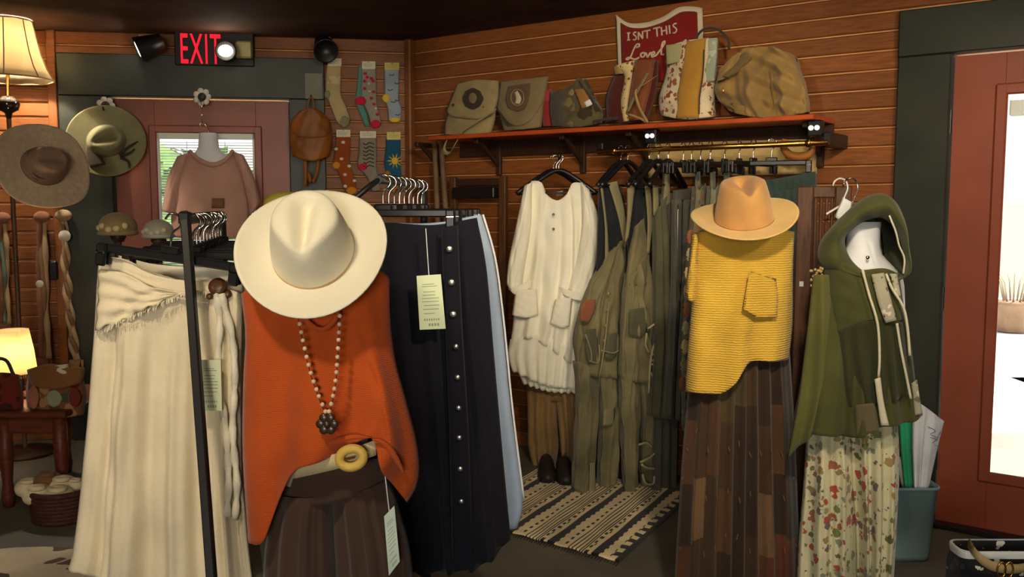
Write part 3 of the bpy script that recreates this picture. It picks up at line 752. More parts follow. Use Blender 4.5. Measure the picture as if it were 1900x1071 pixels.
cloth('sleeve', [(1284, 436), (1298, 432)], [(1284, 436), (1278, 490), (1271, 545)], [(1298, 432), (1296, 490), (1292, 562)], [(1271, 545), (1280, 558), (1292, 562)], pl, .05, must, tp, nu=12, nv=14, wrinkle=.004)
pq = FP(1412, Zy-.112, 14)
cloth('pocket', [(1392, 503), (1440, 519)], [(1392, 503), (1384, 540), (1380, 572)], [(1440, 519), (1444, 555), (1442, 588)], [(1380, 572), (1402, 586), (1442, 588)], pq, .005, must, tp, nu=12, nv=12, sheet=True)
m = MB()
for a, b in (((1392, 503), (1380, 572)), ((1380, 572), (1402, 586)), ((1402, 586), (1442, 588)), ((1392, 503), (1440, 519))):
    m.tube([pq.px(*a, off=.003), pq.px((a[0]+b[0])/2, (a[1]+b[1])/2, off=.004), pq.px(*b, off=.003)], .003, 5)
m.build('pocket_hem', must, tp, True)
browns = [fabric('patch_cocoa', (64, 46, 32)), fabric('patch_walnut', (80, 54, 36)), fabric('patch_umber', (50, 36, 28)), fabric('patch_sienna', (86, 50, 34)), fabric('patch_taupe', (104, 78, 54)), fabric('patch_olive', (68, 56, 34))]
pls = FP(1375, Zy+.06, 0)
ps = root('patchwork_skirt', pls.px(1370, 1180), 'long brown patchwork skirt of velvet strips under the mustard top', 'skirt')
ys = [655, 815, 905, 1010, 1165]
ex = [(1284, 1464), (1268, 1474), (1262, 1480), (1256, 1483), (1246, 1490)]
def mf(u, v, ci, j):
    q = int(ci/7.9); lev = v*510+655+(h2(q, 9)-.5)*90
    r_ = 0 if lev < 770 else 1 if lev < 890 else 2 if lev < 1000 else 3
    pal = [[0, 2, 0, 5, 2], [1, 2, 0, 2, 0], [4, 2, 1, 0, 4, 2], [3, 2, 0, 3, 2]][r_]
    return pal[int(h2(q, r_*3+1)*len(pal)*.999)]
cloth('patched_body', [(1286, 622), (1375, 626), (1464, 622)], [(1286, 622), (1268, 815), (1258, 960), (1246, 1165)], [(1464, 622), (1476, 815), (1482, 960), (1490, 1165)], [(1246, 1165), (1370, 1172), (1490, 1165)], pls, .11, browns, ps, nu=72, nv=70, folds=[(8, .015, .3, .25), (17, .004, 1, .1)], matfn=mf, wrinkle=.003)
m = MB()
for k in range(1, 4):
    y = ys[k]
    for i in range(11):
        x = ex[k][0]+6+(ex[k][1]-ex[k][0]-12)*i/10; y = ys[k]+(h2(i, k)-.5)*50; s = (x-ex[k][0])/(ex[k][1]-ex[k][0])
        q = pls.px(x, y, off=((.11+.012*k)*max(0, 1-abs(2*s-1)**2.2)**.45+.006)); m.tube([q, q+V(((h2(i, k)-.5)*.012, -.004, -.008-.012*h2(i, 2)))], .0016, 4)
tag(m.build('frayed_seams', browns[4], ps), kind='stuff')
tanf = mat('tan_suede', srgb(200, 150, 90), rough=.85, var=.10, scale=10, bump=.2, bscale=200, sheen=.25)
felt_t = mat('tan_felt', srgb(226, 188, 118), rough=.85, var=.08, scale=9, bump=.2, bscale=200, sheen=.25)
hat('fedora', 'tan suede wide-brim fedora on the mustard-topped form', P(1381, 408, Zy-.04), axes(V((-.13, -.33, .93)), roll=0), .166, .088, .125, tanf, mat('brown_hat_cord', srgb(150, 100, 50), rough=.7), bandh=.006, curl=.025, dent=.04, pinch=.3, taper=.72, ov=1.12, brim_m=felt_t)

# ------------------------------------------------------------------ mannequin with the green hooded tunic
Zg = 2.85
pl = FP(1590, Zg, -14)
c = P(1598, 535, Zg+.03)
torso('torso_form', 'white torso form with a bare neck inside the green hood', (c.x, c.y), [(Zat(770, Zg), .11, .07), (Zat(740, Zg), .12, .075), (Zat(650, Zg), .135, .08), (Zat(560, Zg), .13, .08), (Zat(515, Zg), .12, .065), (Zat(490, Zg), .085, .06), (Zat(470, Zg), .056, .056), (Zat(440, Zg), .05, .052), (Zat(412, Zg), .052, .054)], form_w, yaw=math.radians(-14), pole_to=0)
moss = fabric('moss_green_knit', (72, 74, 40), var=.12, bump=.3)
moss_d = fabric('deep_green_knit', (54, 56, 34), var=.12, bump=.3)
lace = printed('lace_trim', (165, 160, 140), [(70, 70, 50), (110, 105, 85), (200, 195, 180)], 60, .6)
cordm = fabric('cream_cord', (205, 198, 175))
tn = root('hooded_tunic', pl.px(1590, 850), 'moss green hooded tunic with cream cords and a pointed side hem', 'tunic')
cloth('tunic_body', [(1522, 492), (1545, 478), (1590, 500), (1640, 498), (1668, 508)], [(1522, 492), (1508, 560), (1494, 650), (1478, 745), (1458, 846)], [(1668, 508), (1680, 590), (1694, 680), (1712, 770)],
      [(1458, 846), (1478, 822), (1500, 806), (1560, 812), (1602, 810), (1640, 792), (1690, 786), (1712, 770)], pl, .13, moss, tn, nu=70, nv=50, folds=[(4, .015, 1, 1), (9, .005, 0, 1)], topd=.6, wrinkle=.003)
cloth('shoulder_yoke', [(1524, 492), (1560, 484), (1600, 505), (1640, 505), (1668, 510)], [(1524, 492), (1530, 540), (1538, 622)], [(1668, 510), (1676, 560), (1682, 592)], [(1538, 622), (1570, 612), (1620, 594), (1655, 598), (1682, 592)], pl, .09, moss, tn, nu=36, nv=18, off=.035, sheet=True, wrinkle=.003)
cloth('ruffle_tier', [(1540, 622), (1580, 604), (1630, 594), (1684, 598)], [(1540, 622), (1545, 700), (1550, 760)], [(1684, 598), (1692, 650), (1700, 722)], [(1550, 760), (1600, 752), (1650, 748), (1700, 722)], pl, .10, moss_d, tn, nu=50, nv=18, off=.028, sheet=True, folds=[(6, .009, 0, .5)])
cloth('side_drape', [(1508, 510), (1540, 510)], [(1508, 510), (1496, 620), (1480, 740), (1460, 848)], [(1540, 510), (1548, 620), (1545, 720), (1524, 790)], [(1460, 848), (1490, 824), (1524, 790)], pl, .035, fabric('olive_jersey', (88, 88, 46)), tn, nu=20, nv=34, off=.07, sheet=True, folds=[(2, .012, 1, .5)])
cloth('lace_panel', [(1616, 510), (1640, 506)], [(1616, 510), (1628, 560), (1642, 600)], [(1640, 506), (1652, 550), (1664, 594)], [(1642, 600), (1664, 594)], pl, .006, lace, tn, nu=8, nv=16, off=.134, sheet=True)
cloth('lace_panel', [(1650, 508), (1664, 508)], [(1650, 508), (1656, 530), (1664, 552)], [(1664, 508), (1668, 530), (1672, 548)], [(1664, 552), (1672, 548)], pl, .004, lace, tn, nu=6, nv=10, off=.12, sheet=True)
for pts, o in (([(1600, 500), (1612, 545), (1628, 600), (1632, 660), (1630, 700)], .145), ([(1644, 508), (1655, 535), (1676, 570), (1684, 610), (1688, 660)], .125), ([(1664, 600), (1672, 650), (1682, 700), (1690, 740)], .12)):
    MB().tube([pl.px(*poly_at(pts, i/20), off=(o-.0*i)) for i in range(21)], .0042, 6).build('drawcord', cordm, tn, True)
cloth('hem_stripe', [(1622, 704), (1634, 700)], [(1622, 704), (1628, 750), (1634, 790)], [(1634, 700), (1640, 745), (1650, 790)], [(1634, 790), (1650, 790)], pl, .004, cordm, tn, nu=5, nv=12, off=.142, sheet=True)
cloth('hem_stripe', [(1690, 712), (1702, 705)], [(1690, 712), (1694, 740), (1696, 772)], [(1702, 705), (1707, 740), (1712, 768)], [(1696, 772), (1712, 768)], pl, .004, lace, tn, nu=5, nv=12, off=.07, sheet=True)
cloth('hem_panel', [(1586, 752), (1622, 748)], [(1586, 752), (1588, 810)], [(1622, 748), (1632, 800)], [(1588, 810), (1632, 800)], pl, .006, fabric('grey_green_print', (98, 88, 66)), tn, nu=8, nv=10, off=.132, sheet=True)
m = MB()
for i in range(26):
    x = 1504+26*h2(i, 2); y = 492+48*h2(i, 7)*(1-(x-1504)/60)
    m.ball(pl.px(x, y, off=(.062+.02*h2(i))), .0045, 6, 5)
m.build('shoulder_embroidery', fabric('cream_embroidery', (190, 165, 110)), tn, True)
# hood: a draped shell open to the right front
hood = MB(); hv = []; na, nb = 30, 16
inner = [(1566, 432), (1598, 410), (1630, 404), (1654, 426), (1667, 466), (1670, 500), (1640, 516), (1600, 502), (1575, 480), (1563, 454)]
outer = [(1546, 412), (1600, 365), (1640, 360), (1668, 394), (1681, 468), (1679, 508), (1640, 520), (1580, 510), (1518, 494), (1516, 452)]
def closed(pts, t):
    q = pts+[pts[0]]; return poly_at(q, t)
for j in range(nb+1):
    v = j/nb
    for i in range(na):
        a = closed(inner, i/na); b = closed(outer, i/na)
        x, y = [p+(q-p)*min(1, v*1.5) for p, q in zip(a, b)]
        if v <= .667: off = .075+.05*math.sin(v*1.5*math.pi)*(1)+.012*math.sin(i*1.7+v*4)
        else:
            k = (v-.667)/.333; off = .075-.21*k
            x = x+(1595-x)*.35*k*k; y = y+(470-y)*.30*k*k
        hv.append(pl.px(x, y)+pl.n*off)
hood.add(hv, [(j*na+i, j*na+(i+1) % na, (j+1)*na+(i+1) % na, (j+1)*na+i) for j in range(nb) for i in range(na)])
hv2 = pl.px(1598, 460)+pl.n*-.15; hood.add([hood.v[nb*na+i] for i in range(na)]+[hv2], [(i, (i+1) % na, na) for i in range(na)])
hood.build('hood', moss, tn, True, .004, 1)
MB().tube([pl.px(*poly_at([(1650, 400), (1662, 430), (1668, 455), (1678, 480), (1676, 508)], i/18), off=.115) for i in range(19)], .003, 6).build('hood_piping', cordm, tn, True)
MB().ball(P(1610, 478, Zg-.05), (.006, .004, .006)).build('neck_bolt', chrome, tn, True)
pant = printed('leaf_print_cotton', (205, 200, 165), [(104, 104, 70), (150, 96, 74), (132, 134, 116), (168, 78, 64), (158, 132, 86), (112, 98, 98), (118, 122, 76), (140, 120, 92)], 38, .66)
plp = FP(1575, Zg+.05, -10)
pp = root('print_trousers', plp.px(1570, 1170), 'white wide trousers with a scattered leaf print under the green tunic', 'trousers')
cloth('leg', [(1496, 790), (1540, 792), (1584, 795)], [(1496, 790), (1490, 900), (1481, 1010), (1474, 1180)], [(1584, 795), (1590, 900), (1592, 1000), (1590, 1180)], [(1474, 1180), (1530, 1186), (1590, 1180)], plp, .09, pant, pp, nu=50, nv=40, folds=[(3, .02, .5, .3), (7, .005, 0, .4)], wrinkle=.003)
cloth('leg', [(1574, 795), (1620, 790), (1666, 782)], [(1574, 795), (1578, 900), (1586, 1000), (1588, 1180)], [(1666, 782), (1669, 860), (1664, 980), (1652, 1180)], [(1588, 1180), (1620, 1186), (1652, 1180)], plp, .09, pant, pp, nu=50, nv=40, folds=[(3, .02, 2.5, .3), (7, .005, 0, .4)], wrinkle=.003, off=.002)
# ------------------------------------------------------------------ wooden screen, wire hangers behind the green tunic
sc = FP(1520, 3.28, -20)
rt = root('wooden_screen', V((*sc.px(1520, 700)[:2], 0)), 'narrow dark wooden screen standing behind the tan hat and green tunic', 'screen')
axs = (sc.a, sc.n, Z3); top = sc.px(1492, 346).z; h0 = sc.h(1479); h1 = sc.h(1580)
for a, b in ((h0, h0+.055), (h1-.055, h1)): MB().box(sc.at((a+b)/2, top/2, 0), (b-a, .035, top), axs, .004).build('stile', brown_wood, rt)
for z in (top-.02, top*.55, .15): MB().box(sc.at((h0+h1)/2, z, 0), (h1-h0-.11, .03, .04), axs, .003).build('rail', brown_wood, rt)
for i in range(4):
    hh = h0+.055+(h1-h0-.11)*(i+.5)/4; MB().tube([sc.at(hh, .15, 0), sc.at(hh, top-.03, 0)], .007, 8).build('spindle', brown_wood, rt)
MB().box(sc.px(1487, 527, off=.019), (.014, .004, .018), axs).build('white_sticker', white_pl, rt)
wire_w = mat('white_hanger_wire', srgb(235, 235, 235), rough=.35)
for k, (hx, hy) in enumerate(((1561, 352), (1580, 346))):
    q = sc.px(hx, hy, .05); q.z = top+.012
    r = root('wire_hanger', q, ['white hanger hook on top of the wooden screen, left of the pair', 'silver hanger hook on top of the wooden screen, right of the pair'][k], 'hanger', 'hangers on the wooden screen')
    mm = wire_w if k == 0 else chrome
    off = r.location.copy()
    MB().tube([off+V((x, y, z))*1.0 for x, y, z in spline([(.0, 0, -.08), (.012, 0, -.05), (.022, 0, -.02), (.014, 0, .006), (-.006, 0, .014), (-.024, 0, .004), (-.03, 0, -.012)], 18)], .003, 6).build('hook', mm, r, True)
    MB().tube([off+V(p) for p in ((-.05, 0, -.11), (0, 0, -.08), (.05, 0, -.11))], .004, 6).build('shoulders', mm, r)
cd = Plane(P(1575, 400, 3.05), (1, -.2))
pr = cloth('paper_card', [(1564, 366), (1582, 376)], [(1564, 366), (1548, 402)], [(1582, 376), (1572, 418)], [(1548, 402), (1572, 418)], cd, .003, white_pl, None, nu=6, nv=6)
tag(pr, 'white paper card tucked behind the green hood', 'card')

# ------------------------------------------------------------------ bin with rolled paper and umbrella by the right door
bb = FL(1690, 1046); bc = V((bb.x+.01, bb.y+.09, 0))
binm = mat('blue_grey_plastic', srgb(112, 136, 142), rough=.45, var=.04)
def rrect(a, b, r, z, n=6):
    out = []
    for sx, sy, t0 in ((1, 1, 0), (-1, 1, 90), (-1, -1, 180), (1, -1, 270)):
        for i in range(n):
            t = math.radians(t0+90*i/(n-1)); out.append(V((sx*(a-r)+r*math.cos(t), sy*(b-r)+r*math.sin(t), z)))
    return out
ztop = P(1700, 893, bc.y).z
r = root('waste_bin', bc, 'blue grey plastic bin beside the right door, holding an umbrella', 'bin')
m = MB(); rings = [(.078, .072, 0.002), (.080, .074, .02), (.098, .088, ztop-.012), (.103, .093, ztop-.01), (.103, .093, ztop), (.097, .087, ztop), (.094, .084, ztop-.02), (.076, .07, .03)]
vs = []
for a, b, z in rings: vs += [bc+q for q in rrect(a, b, .035, z)]
k = 24; m.add(vs, [(j*k+i, j*k+(i+1) % k, (j+1)*k+(i+1) % k, (j+1)*k+i) for j in range(len(rings)-1) for i in range(k)]+[list(range(k))[::-1], [(len(rings)-1)*k+i for i in range(k)]])
m.build('body', binm, r, True)
pw_ = FP(1715, bc.y-.03, 0)
u = root('folded_umbrella', pw_.px(1715, 960), 'folded white umbrella with a purple scribble standing in the bin', 'umbrella', 'umbrellas in the bin')
cloth('canopy', [(1694, 748), (1712, 752), (1752, 782)], [(1694, 748), (1692, 830), (1698, 960)], [(1752, 782), (1738, 840), (1712, 960)], [(1698, 960), (1712, 960)], pw_, .03, fabric('white_umbrella_cloth', (205, 208, 218)), u, nu=24, nv=20, folds=[(3, .008, 0, .3)])
m = MB()
for pts in ([(1722, 792), (1736, 800), (1726, 806), (1740, 812)], [(1726, 812), (1738, 816), (1730, 822)], [(1738, 818), (1746, 800)], [(1734, 826), (1742, 830), (1738, 838)]):
    m.tube([pw_.px(*poly_at(pts, i/10), off=.033) for i in range(11)], .0014, 5)
m.build('scribble', mat('purple_ink', srgb(110, 100, 140), rough=.8), u)
MB().tube([pw_.px(1704, 1010), pw_.px(1704, 740)], .004, 8).build('shaft', chrome, u)
pw2 = FP(1685, bc.y+.01, 0)
u2 = root('folded_umbrella', pw2.px(1690, 960), 'folded bright green umbrella standing in the bin', 'umbrella', 'umbrellas in the bin')
cloth('canopy', [(1668, 788), (1680, 776), (1696, 780)], [(1668, 788), (1672, 850), (1684, 960)], [(1696, 780), (1697, 850), (1697, 960)], [(1684, 960), (1697, 960)], pw2, .02, fabric('green_umbrella_cloth', (40, 150, 105)), u2, nu=16, nv=16, folds=[(2, .006, 0, .3)])
MB().tube([pw2.px(1690, 1010), pw2.px(1686, 768)], .004, 8).build('shaft', chrome, u2)
pw3 = FP(1678, bc.y+.04, 0)
u3 = root('rolled_newspaper', pw3.px(1684, 930), 'rolled grey paper leaning in the bin beside the green umbrella', 'paper', None)
MB().tube([pw3.px(1668, 850), pw3.px(1690, 950)], .014, 10).build('sheet', mat('grey_paper', srgb(180, 182, 180), rough=.8), u3, True)
# ------------------------------------------------------------------ tote at the lower right corner
Zt = 2.62
tz = P(1830, 1026, Zt).z
tb = P(1862, 1030, Zt+.05)
tt = root('tote_bag', (tb.x, tb.y, 0), 'black and white patterned tote with a tan strap and brass rings near the door', 'bag')
totem = printed('black_white_print', (34, 34, 38), [(190, 190, 186), (60, 60, 66), (215, 215, 210)], 34, .5)
m = MB(); vs = []; rings = [(.14, .06, .0), (.15, .07, .08), (.15, .065, tz-.06), (.148, .05, tz-.015), (.146, .048, tz)]
for a, b, z in rings: vs += [V((tb.x, tb.y, 0))+q for q in rrect(a, b, .03, z)]
m.add(vs, [(j*24+i, j*24+(i+1) % 24, (j+1)*24+(i+1) % 24, (j+1)*24+i) for j in range(4) for i in range(24)]+[list(range(24))[::-1]])
m.build('body', totem, tt, True, .004)
m = MB(); vs = []
for a, b, z in ((.149, .051, tz-.02), (.151, .053, tz-.004), (.150, .052, tz+.004), (.144, .046, tz+.003)): vs += [V((tb.x, tb.y, 0))+q for q in rrect(a, b, .03, z)]
m.add(vs, [(j*24+i, j*24+(i+1) % 24, (j+1)*24+(i+1) % 24, (j+1)*24+i) for j in range(3) for i in range(24)])
m.build('sunlit_rim', white_pl, tt, True)  # white rim paints in sunlight along the tote's top edge
strapm = mat('tan_leather_strap', srgb(182, 158, 112), rough=.55)
pts = spline([P(1797, 1008, Zt+.0), P(1812, 1030, Zt-.05), P(1840, 1050, Zt-.06), P(1880, 1056, Zt-.06), P(1925, 1050, Zt-.03)], 24)
MB().ribbon(pts, V((.004, 0, .026)), .006, V((0, -1, 0))).build('strap', strapm, tt, True)
for x in (1858, 1872):
    cc = P(x, 1058, Zt-.066); MB().tube([cc+V((.012*math.cos(t), 0, .022*math.sin(t))) for t in [2*math.pi*i/20 for i in range(20)]], .003, 6, closed=True).build('ring', brass, tt, True)
# ------------------------------------------------------------------ shelf on the right wall
SZ = 1.785
axr = (WR.a, WR.n, Z3)
SD = .30; sh0, sh1 = WR.moved(SD).h(796, 250), WR.moved(SD).h(1510, 215)
shelf_m = mat('orange_red_shelf', srgb(176, 74, 34), rough=.4, var=.12, scale=8, coat=.2)
sf = root('bag_shelf', WR.at((sh0+sh1)/2, SZ-.3, .01), 'long orange-red wooden shelf carrying the row of bags', 'shelf')
MB().box(WR.at((sh0+sh1)/2, SZ-.011, SD/2+.008), (sh1-sh0, SD, .022), axr, .003).build('board', shelf_m, sf)
MB().box(WR.at((sh0+sh1)/2, SZ-.065, .02), (sh1-sh0, .02, .085), axr, .003).build('back_rail', dark_wood, sf)
for px in (822, 930, 1085, 1205, 1522):
    h = WR.h(px)
    b = MB().box(WR.at(h, SZ-.12, .02), (.03, .025, .19), axr, .003).build('bracket', dark_wood, sf)
    MB().box(WR.at(h, SZ-.035, .13), (.03, .22, .025), axr, .003).build('bracket_arm', dark_wood, b)
    MB().box(WR.at(h, SZ-.10, .11), (.022, .2, .022), (WR.a, (WR.n+Z3*.75).normalized(), (Z3-WR.n*.75).normalized()), .003).build('bracket_brace', dark_wood, b)
for px, k in ((1205, 0), (1507, 1)):
    h = WR.moved(.27).h(px); q = WR.at(h, SZ-.062, .25)
    r = root('shelf_puck_light', q, ['small black twin light under the middle of the shelf', 'small black twin light under the right end of the shelf'][k], 'light', 'twin lights under the shelf')
    MB().box(q+Z3*.005, (.06, .05, .07), axr, .006).build('housing', black, r)
    for s in (-1, 1): MB().lathe([(.011, 0), (.011, .006), (.006, .009)], q+WR.a*s*.013+WR.n*.024+Z3*.006, 14, axes(WR.n)).build('lens', glow('led_lens', (235, 235, 230), .9), r, True)
# brass rail
RO = .26
RP = WR.moved(RO)
ra, rb = WR.at(RP.h(1108), 1.665, RO), WR.at(RP.h(1533), 1.665, RO)
rl = root('brass_rail', (ra+rb)/2, 'polished brass hanging rail under the shelf', 'rail')
MB().tube([ra, rb], .0125, 14).build('rod', brass, rl, True)
for h in (RP.h(1112), RP.h(1530)):
    e = MB().box(WR.at(h, 1.68, RO/2), (.03, RO, .06), axr, .004).build('rail_bracket', black_metal, rl)
q = WR.at(WR.h(1215), 1.665, RO)
for px in (1140, 1498): MB().lathe([(.018, -.01), (.02, 0), (.018, .01)], WR.at(RP.h(px), 1.665, RO), 14, (WR.n, Z3, WR.a)).build('stop_ring', brass, rl, True)
# crescent
pc_ = WR.moved(.2)
cr = MB().tube([pc_.px(*poly_at([(1456, 258), (1454, 274), (1466, 288), (1486, 291), (1504, 284), (1510, 262)], i/20)) for i in range(21)], [.012+.008*math.sin(math.pi*i/20) for i in range(21)], 8).build('wooden_bag_handle', mat('honey_wood', srgb(150, 96, 44), rough=.5), None, True)
tag(cr, 'curved honey-coloured wooden bag handle hooked on the brass rail', 'handle')
# pale cloth backing pinned behind the rail
bk = cloth('backing_cloth', [(1196, 268), (1350, 262), (1514, 258)], [(1196, 268), (1197, 330)], [(1514, 258), (1516, 322)], [(1197, 330), (1516, 322)], WR.moved(.03), .006, fabric('cream_backing', (196, 168, 112)), None, nu=24, nv=6, folds=[(4, .004, 0, .2)])
tag(bk, 'strip of cream cloth pinned to the planks behind the brass rail', 'cloth')
# ------------------------------------------------------------------ banner
bn = root('banner_sign', WR.px(1225, 140, .03), 'maroon banner with wavy cream border reading ISNT THIS Lovely', 'sign')
wb = WR.moved(.02)
cream_b = fabric('banner_border', (205, 190, 165)); maroon = fabric('banner_maroon', (122, 30, 26))
cloth('border', [(1142, 27), (1165, 42), (1195, 42), (1228, 32), (1258, 14), (1285, 12), (1304, 15)], [(1142, 27), (1146, 150)], [(1304, 15), (1307, 150)], [(1146, 150), (1307, 150)], wb, .008, cream_b, bn, nu=40, nv=14)
cloth('field', [(1151, 42), (1170, 51), (1198, 51), (1232, 40), (1262, 23), (1285, 21), (1294, 23)], [(1151, 42), (1154, 150)], [(1294, 23), (1297, 150)], [(1154, 150), (1297, 150)], wb, .008, maroon, bn, nu=40, nv=14, off=.006)
def rg(pts): return [(1120+x/2.975, y/2.975) for x, y in pts]
strokes = [[(137, 182), (137, 222)], [(130, 183), (146, 181)], [(130, 222), (146, 221)], [(180, 178), (167, 180), (164, 190), (178, 201), (181, 212), (172, 220), (162, 219)],
           [(192, 220), (192, 178)], [(192, 178), (215, 214)], [(215, 214), (215, 172)], [(222, 173), (258, 166)], [(240, 170), (241, 212)],
           [(275, 158), (312, 150)], [(293, 155), (296, 202)], [(318, 150), (322, 196)], [(345, 143), (349, 190)], [(320, 173), (347, 167)], [(362, 140), (366, 186)],
           [(402, 130), (387, 133), (383, 145), (400, 157), (403, 170), (394, 181), (382, 182)]]
script = [[(178, 262), (196, 256), (198, 246), (184, 244), (168, 268), (150, 312), (134, 330), (122, 326), (140, 318), (172, 328), (196, 318)],
          [(218, 291), (206, 298), (206, 313), (221, 313), (228, 298), (218, 291), (236, 296)], [(236, 296), (243, 315), (257, 292), (264, 297)],
          [(264, 308), (282, 296), (276, 286), (264, 298), (268, 314), (290, 306)], [(290, 306), (330, 252), (338, 228), (324, 240), (318, 298), (334, 300)],
          [(350, 268), (352, 290), (366, 290), (382, 262), (374, 320), (352, 356), (346, 340), (390, 300), (430, 250), (448, 224), (460, 222), (456, 246)]]
m = MB()
for st in strokes: m.tube([wb.px(*poly_at(rg(st), i/8), off=.0175) for i in range(9)], .0042, 6)
m.build('lettering', cream_b, bn, True)
m = MB()
for st in script: m.tube([wb.px(*poly_at(rg(st), i/24), off=.0175) for i in range(25)], .0048, 6)
m.build('script_lettering', cream_b, bn, True)
# ------------------------------------------------------------------ bags on the shelf
canvas = fabric('khaki_canvas', (150, 134, 96)); canvas_g = fabric('stone_canvas', (128, 112, 82)); dk = fabric('charcoal_print', (62, 52, 46))
wbg = WR.moved(.13)
def bag(name, label, pt, group='bags on the shelf'):
    q = wbg.px(*pt); q.z = SZ; return root(name, q, label, 'bag', group)
SB = [0]
def on_shelf(y, x): return y
b = bag('messenger_bag', 'khaki canvas flap bag with a dark emblem at the left end of the shelf', (875, 245))
cloth('body', [(838, 200), (880, 196), (922, 198)], [(838, 200), (826, 225), (824, 250)], [(922, 198), (918, 225), (912, 246)], [(824, 250), (870, 249), (912, 246)], wbg, .05, canvas, b, nu=26, nv=14, wrinkle=.004)
cloth('flap', [(848, 156), (885, 148), (925, 150)], [(848, 156), (840, 175), (828, 205)], [(925, 150), (926, 180), (916, 212)], [(828, 205), (840, 216), (882, 221), (905, 218), (916, 212)], wbg, .045, canvas, b, nu=26, nv=14, off=.02, wrinkle=.004)
cloth('emblem', **blob(877, 183, 20, 20), pl=wbg, depth=.008, mat=dk, parent=b, nu=14, nv=14, off=.066, sheet=True)
cloth('emblem_motif', **blob(877, 182, 8, 10), pl=wbg, depth=.004, mat=canvas_g, parent=b, nu=10, nv=10, off=.073, sheet=True)
for x, y in ((841, 195), (898, 199)): MB().ball(wbg.px(x, y, off=.055), .009).build('snap', dk, b, True)
sp_ = wbg.moved(.10)
MB().ribbon(spline([sp_.px(918, 205), sp_.px(885, 226), sp_.px(858, 245), sp_.moved(.06).px(846, 265), sp_.moved(.06).px(834, 284), sp_.moved(.06).px(824, 280), sp_.moved(.06).px(828, 262), sp_.px(840, 248)], 36), WR.a*.018+Z3*.018, .005, WR.n).build('strap', canvas, b, True)
b = bag('messenger_bag', 'taupe canvas flap bag with a round horse emblem, second from the left on the shelf', (970, 240))
cloth('body', [(935, 175), (975, 165), (1014, 160)], [(935, 175), (926, 210), (934, 242)], [(1014, 160), (1010, 200), (1004, 236)], [(934, 242), (970, 240), (1004, 236)], wbg, .055, canvas_g, b, nu=26, nv=16, wrinkle=.004)
cloth('flap', [(928, 152), (970, 147), (1018, 142)], [(928, 152), (924, 180), (922, 198)], [(1018, 142), (1012, 180), (1000, 205)], [(922, 198), (935, 222), (958, 234), (980, 226), (1000, 205)], wbg, .04, canvas_g, b, nu=26, nv=16, off=.026, wrinkle=.003)
patchb = fabric('brown_patch', (100, 78, 58))
cloth('emblem_patch', [(943, 160), (984, 154)], [(943, 160), (938, 182), (942, 200)], [(984, 154), (982, 180), (975, 202)], [(942, 200), (960, 207), (975, 202)], wbg, .006, patchb, b, nu=12, nv=12, off=.068, sheet=True)
MB().tube([wbg.px(960+12*math.cos(t), 181+15*math.sin(t), off=.078) for t in [i*.2618 for i in range(24)]], .003, 6, closed=True).build('emblem_ring', canvas, b, True)
cloth('horse_motif', [(954, 172), (960, 168)], [(954, 172), (957, 182), (955, 192)], [(960, 168), (967, 182), (964, 193)], [(955, 192), (964, 193)], wbg, .003, cream_b, b, nu=6, nv=8, off=.076, sheet=True)
MB().ribbon([wbg.px(x, y, off=.075) for x, y in ((922, 202), (934, 218), (946, 232))], WR.a*.012, .004, WR.n).build('buckle_strap', dk, b)
b = bag('pouch', 'small red pouch squeezed between the taupe bag and the camouflage bag', (1014, 235))
cloth('body', [(1008, 172), (1016, 165), (1022, 170)], [(1008, 172), (1005, 205), (1007, 235)], [(1022, 170), (1022, 205), (1024, 233)], [(1007, 235), (1024, 233)], wbg, .05, fabric('red_cloth', (150, 44, 46)), b, nu=14, nv=14, off=-.02, wrinkle=.003)
cloth('flap', [(1007, 168), (1022, 165)], [(1007, 168), (1006, 190)], [(1022, 165), (1022, 188)], [(1006, 190), (1022, 188)], wbg, .052, fabric('pink_red_cloth', (170, 62, 62)), b, nu=14, nv=6, off=-.015)
b = bag('shoulder_bag', 'camouflage slouch bag with a brown leather patch and white price sticker', (1070, 232))
camo = printed('camouflage_cloth', (92, 82, 58), [(60, 52, 36), (120, 106, 70), (74, 70, 48), (140, 126, 92)], 16, .8)
cloth('body', [(1030, 172), (1058, 158), (1076, 144), (1086, 158), (1102, 185)], [(1030, 172), (1024, 205), (1030, 233)], [(1102, 185), (1118, 208), (1116, 228)], [(1030, 233), (1070, 236), (1116, 228)], wbg, .075, camo, b, nu=30, nv=20, wrinkle=.008)
cloth('grey_side', [(1020, 172), (1050, 165)], [(1020, 172), (1019, 205), (1024, 234)], [(1050, 165), (1052, 200), (1050, 234)], [(1024, 234), (1050, 234)], wbg, .04, fabric('slate_cloth', (78, 70, 66)), b, nu=14, nv=14, off=.03, wrinkle=.004)
cloth('leather_patch', [(1064, 166), (1082, 164)], [(1064, 166), (1070, 180), (1078, 202)], [(1082, 164), (1092, 180), (1098, 196)], [(1078, 202), (1098, 196)], wbg, .006, mat('tan_leather', srgb(150, 108, 58), rough=.6), b, nu=8, nv=10, off=.078, sheet=True)
cloth('price_sticker', **quad((1083, 190), (1094, 184), (1099, 193), (1088, 199)), pl=wbg, depth=.001, mat=white_pl, parent=b, nu=4, nv=4, off=.087, sheet=True)
MB().tube([wbg.px(*poly_at([(1072, 146), (1080, 160), (1094, 180), (1108, 206)], i/14), off=.07) for i in range(15)], .008, 7).build('handle', dk, b, True)
MB().tube([wbg.px(*poly_at([(1100, 225), (1120, 222), (1145, 220)], i/8), off=.10) for i in range(9)], .007, 7).build('strap', dk, b, True)
scroll = printed('scroll_print', (206, 184, 130), [(92, 62, 40), (120, 70, 50)], 55, .5)
damask = printed('damask_print', (205, 190, 160), [(120, 62, 50), (140, 80, 66), (120, 66, 54)], 44, .6)
b = bag('shoulder_bag', 'dark red shoulder bag with a scroll-print band, left of the tall floral tote', (1175, 230))
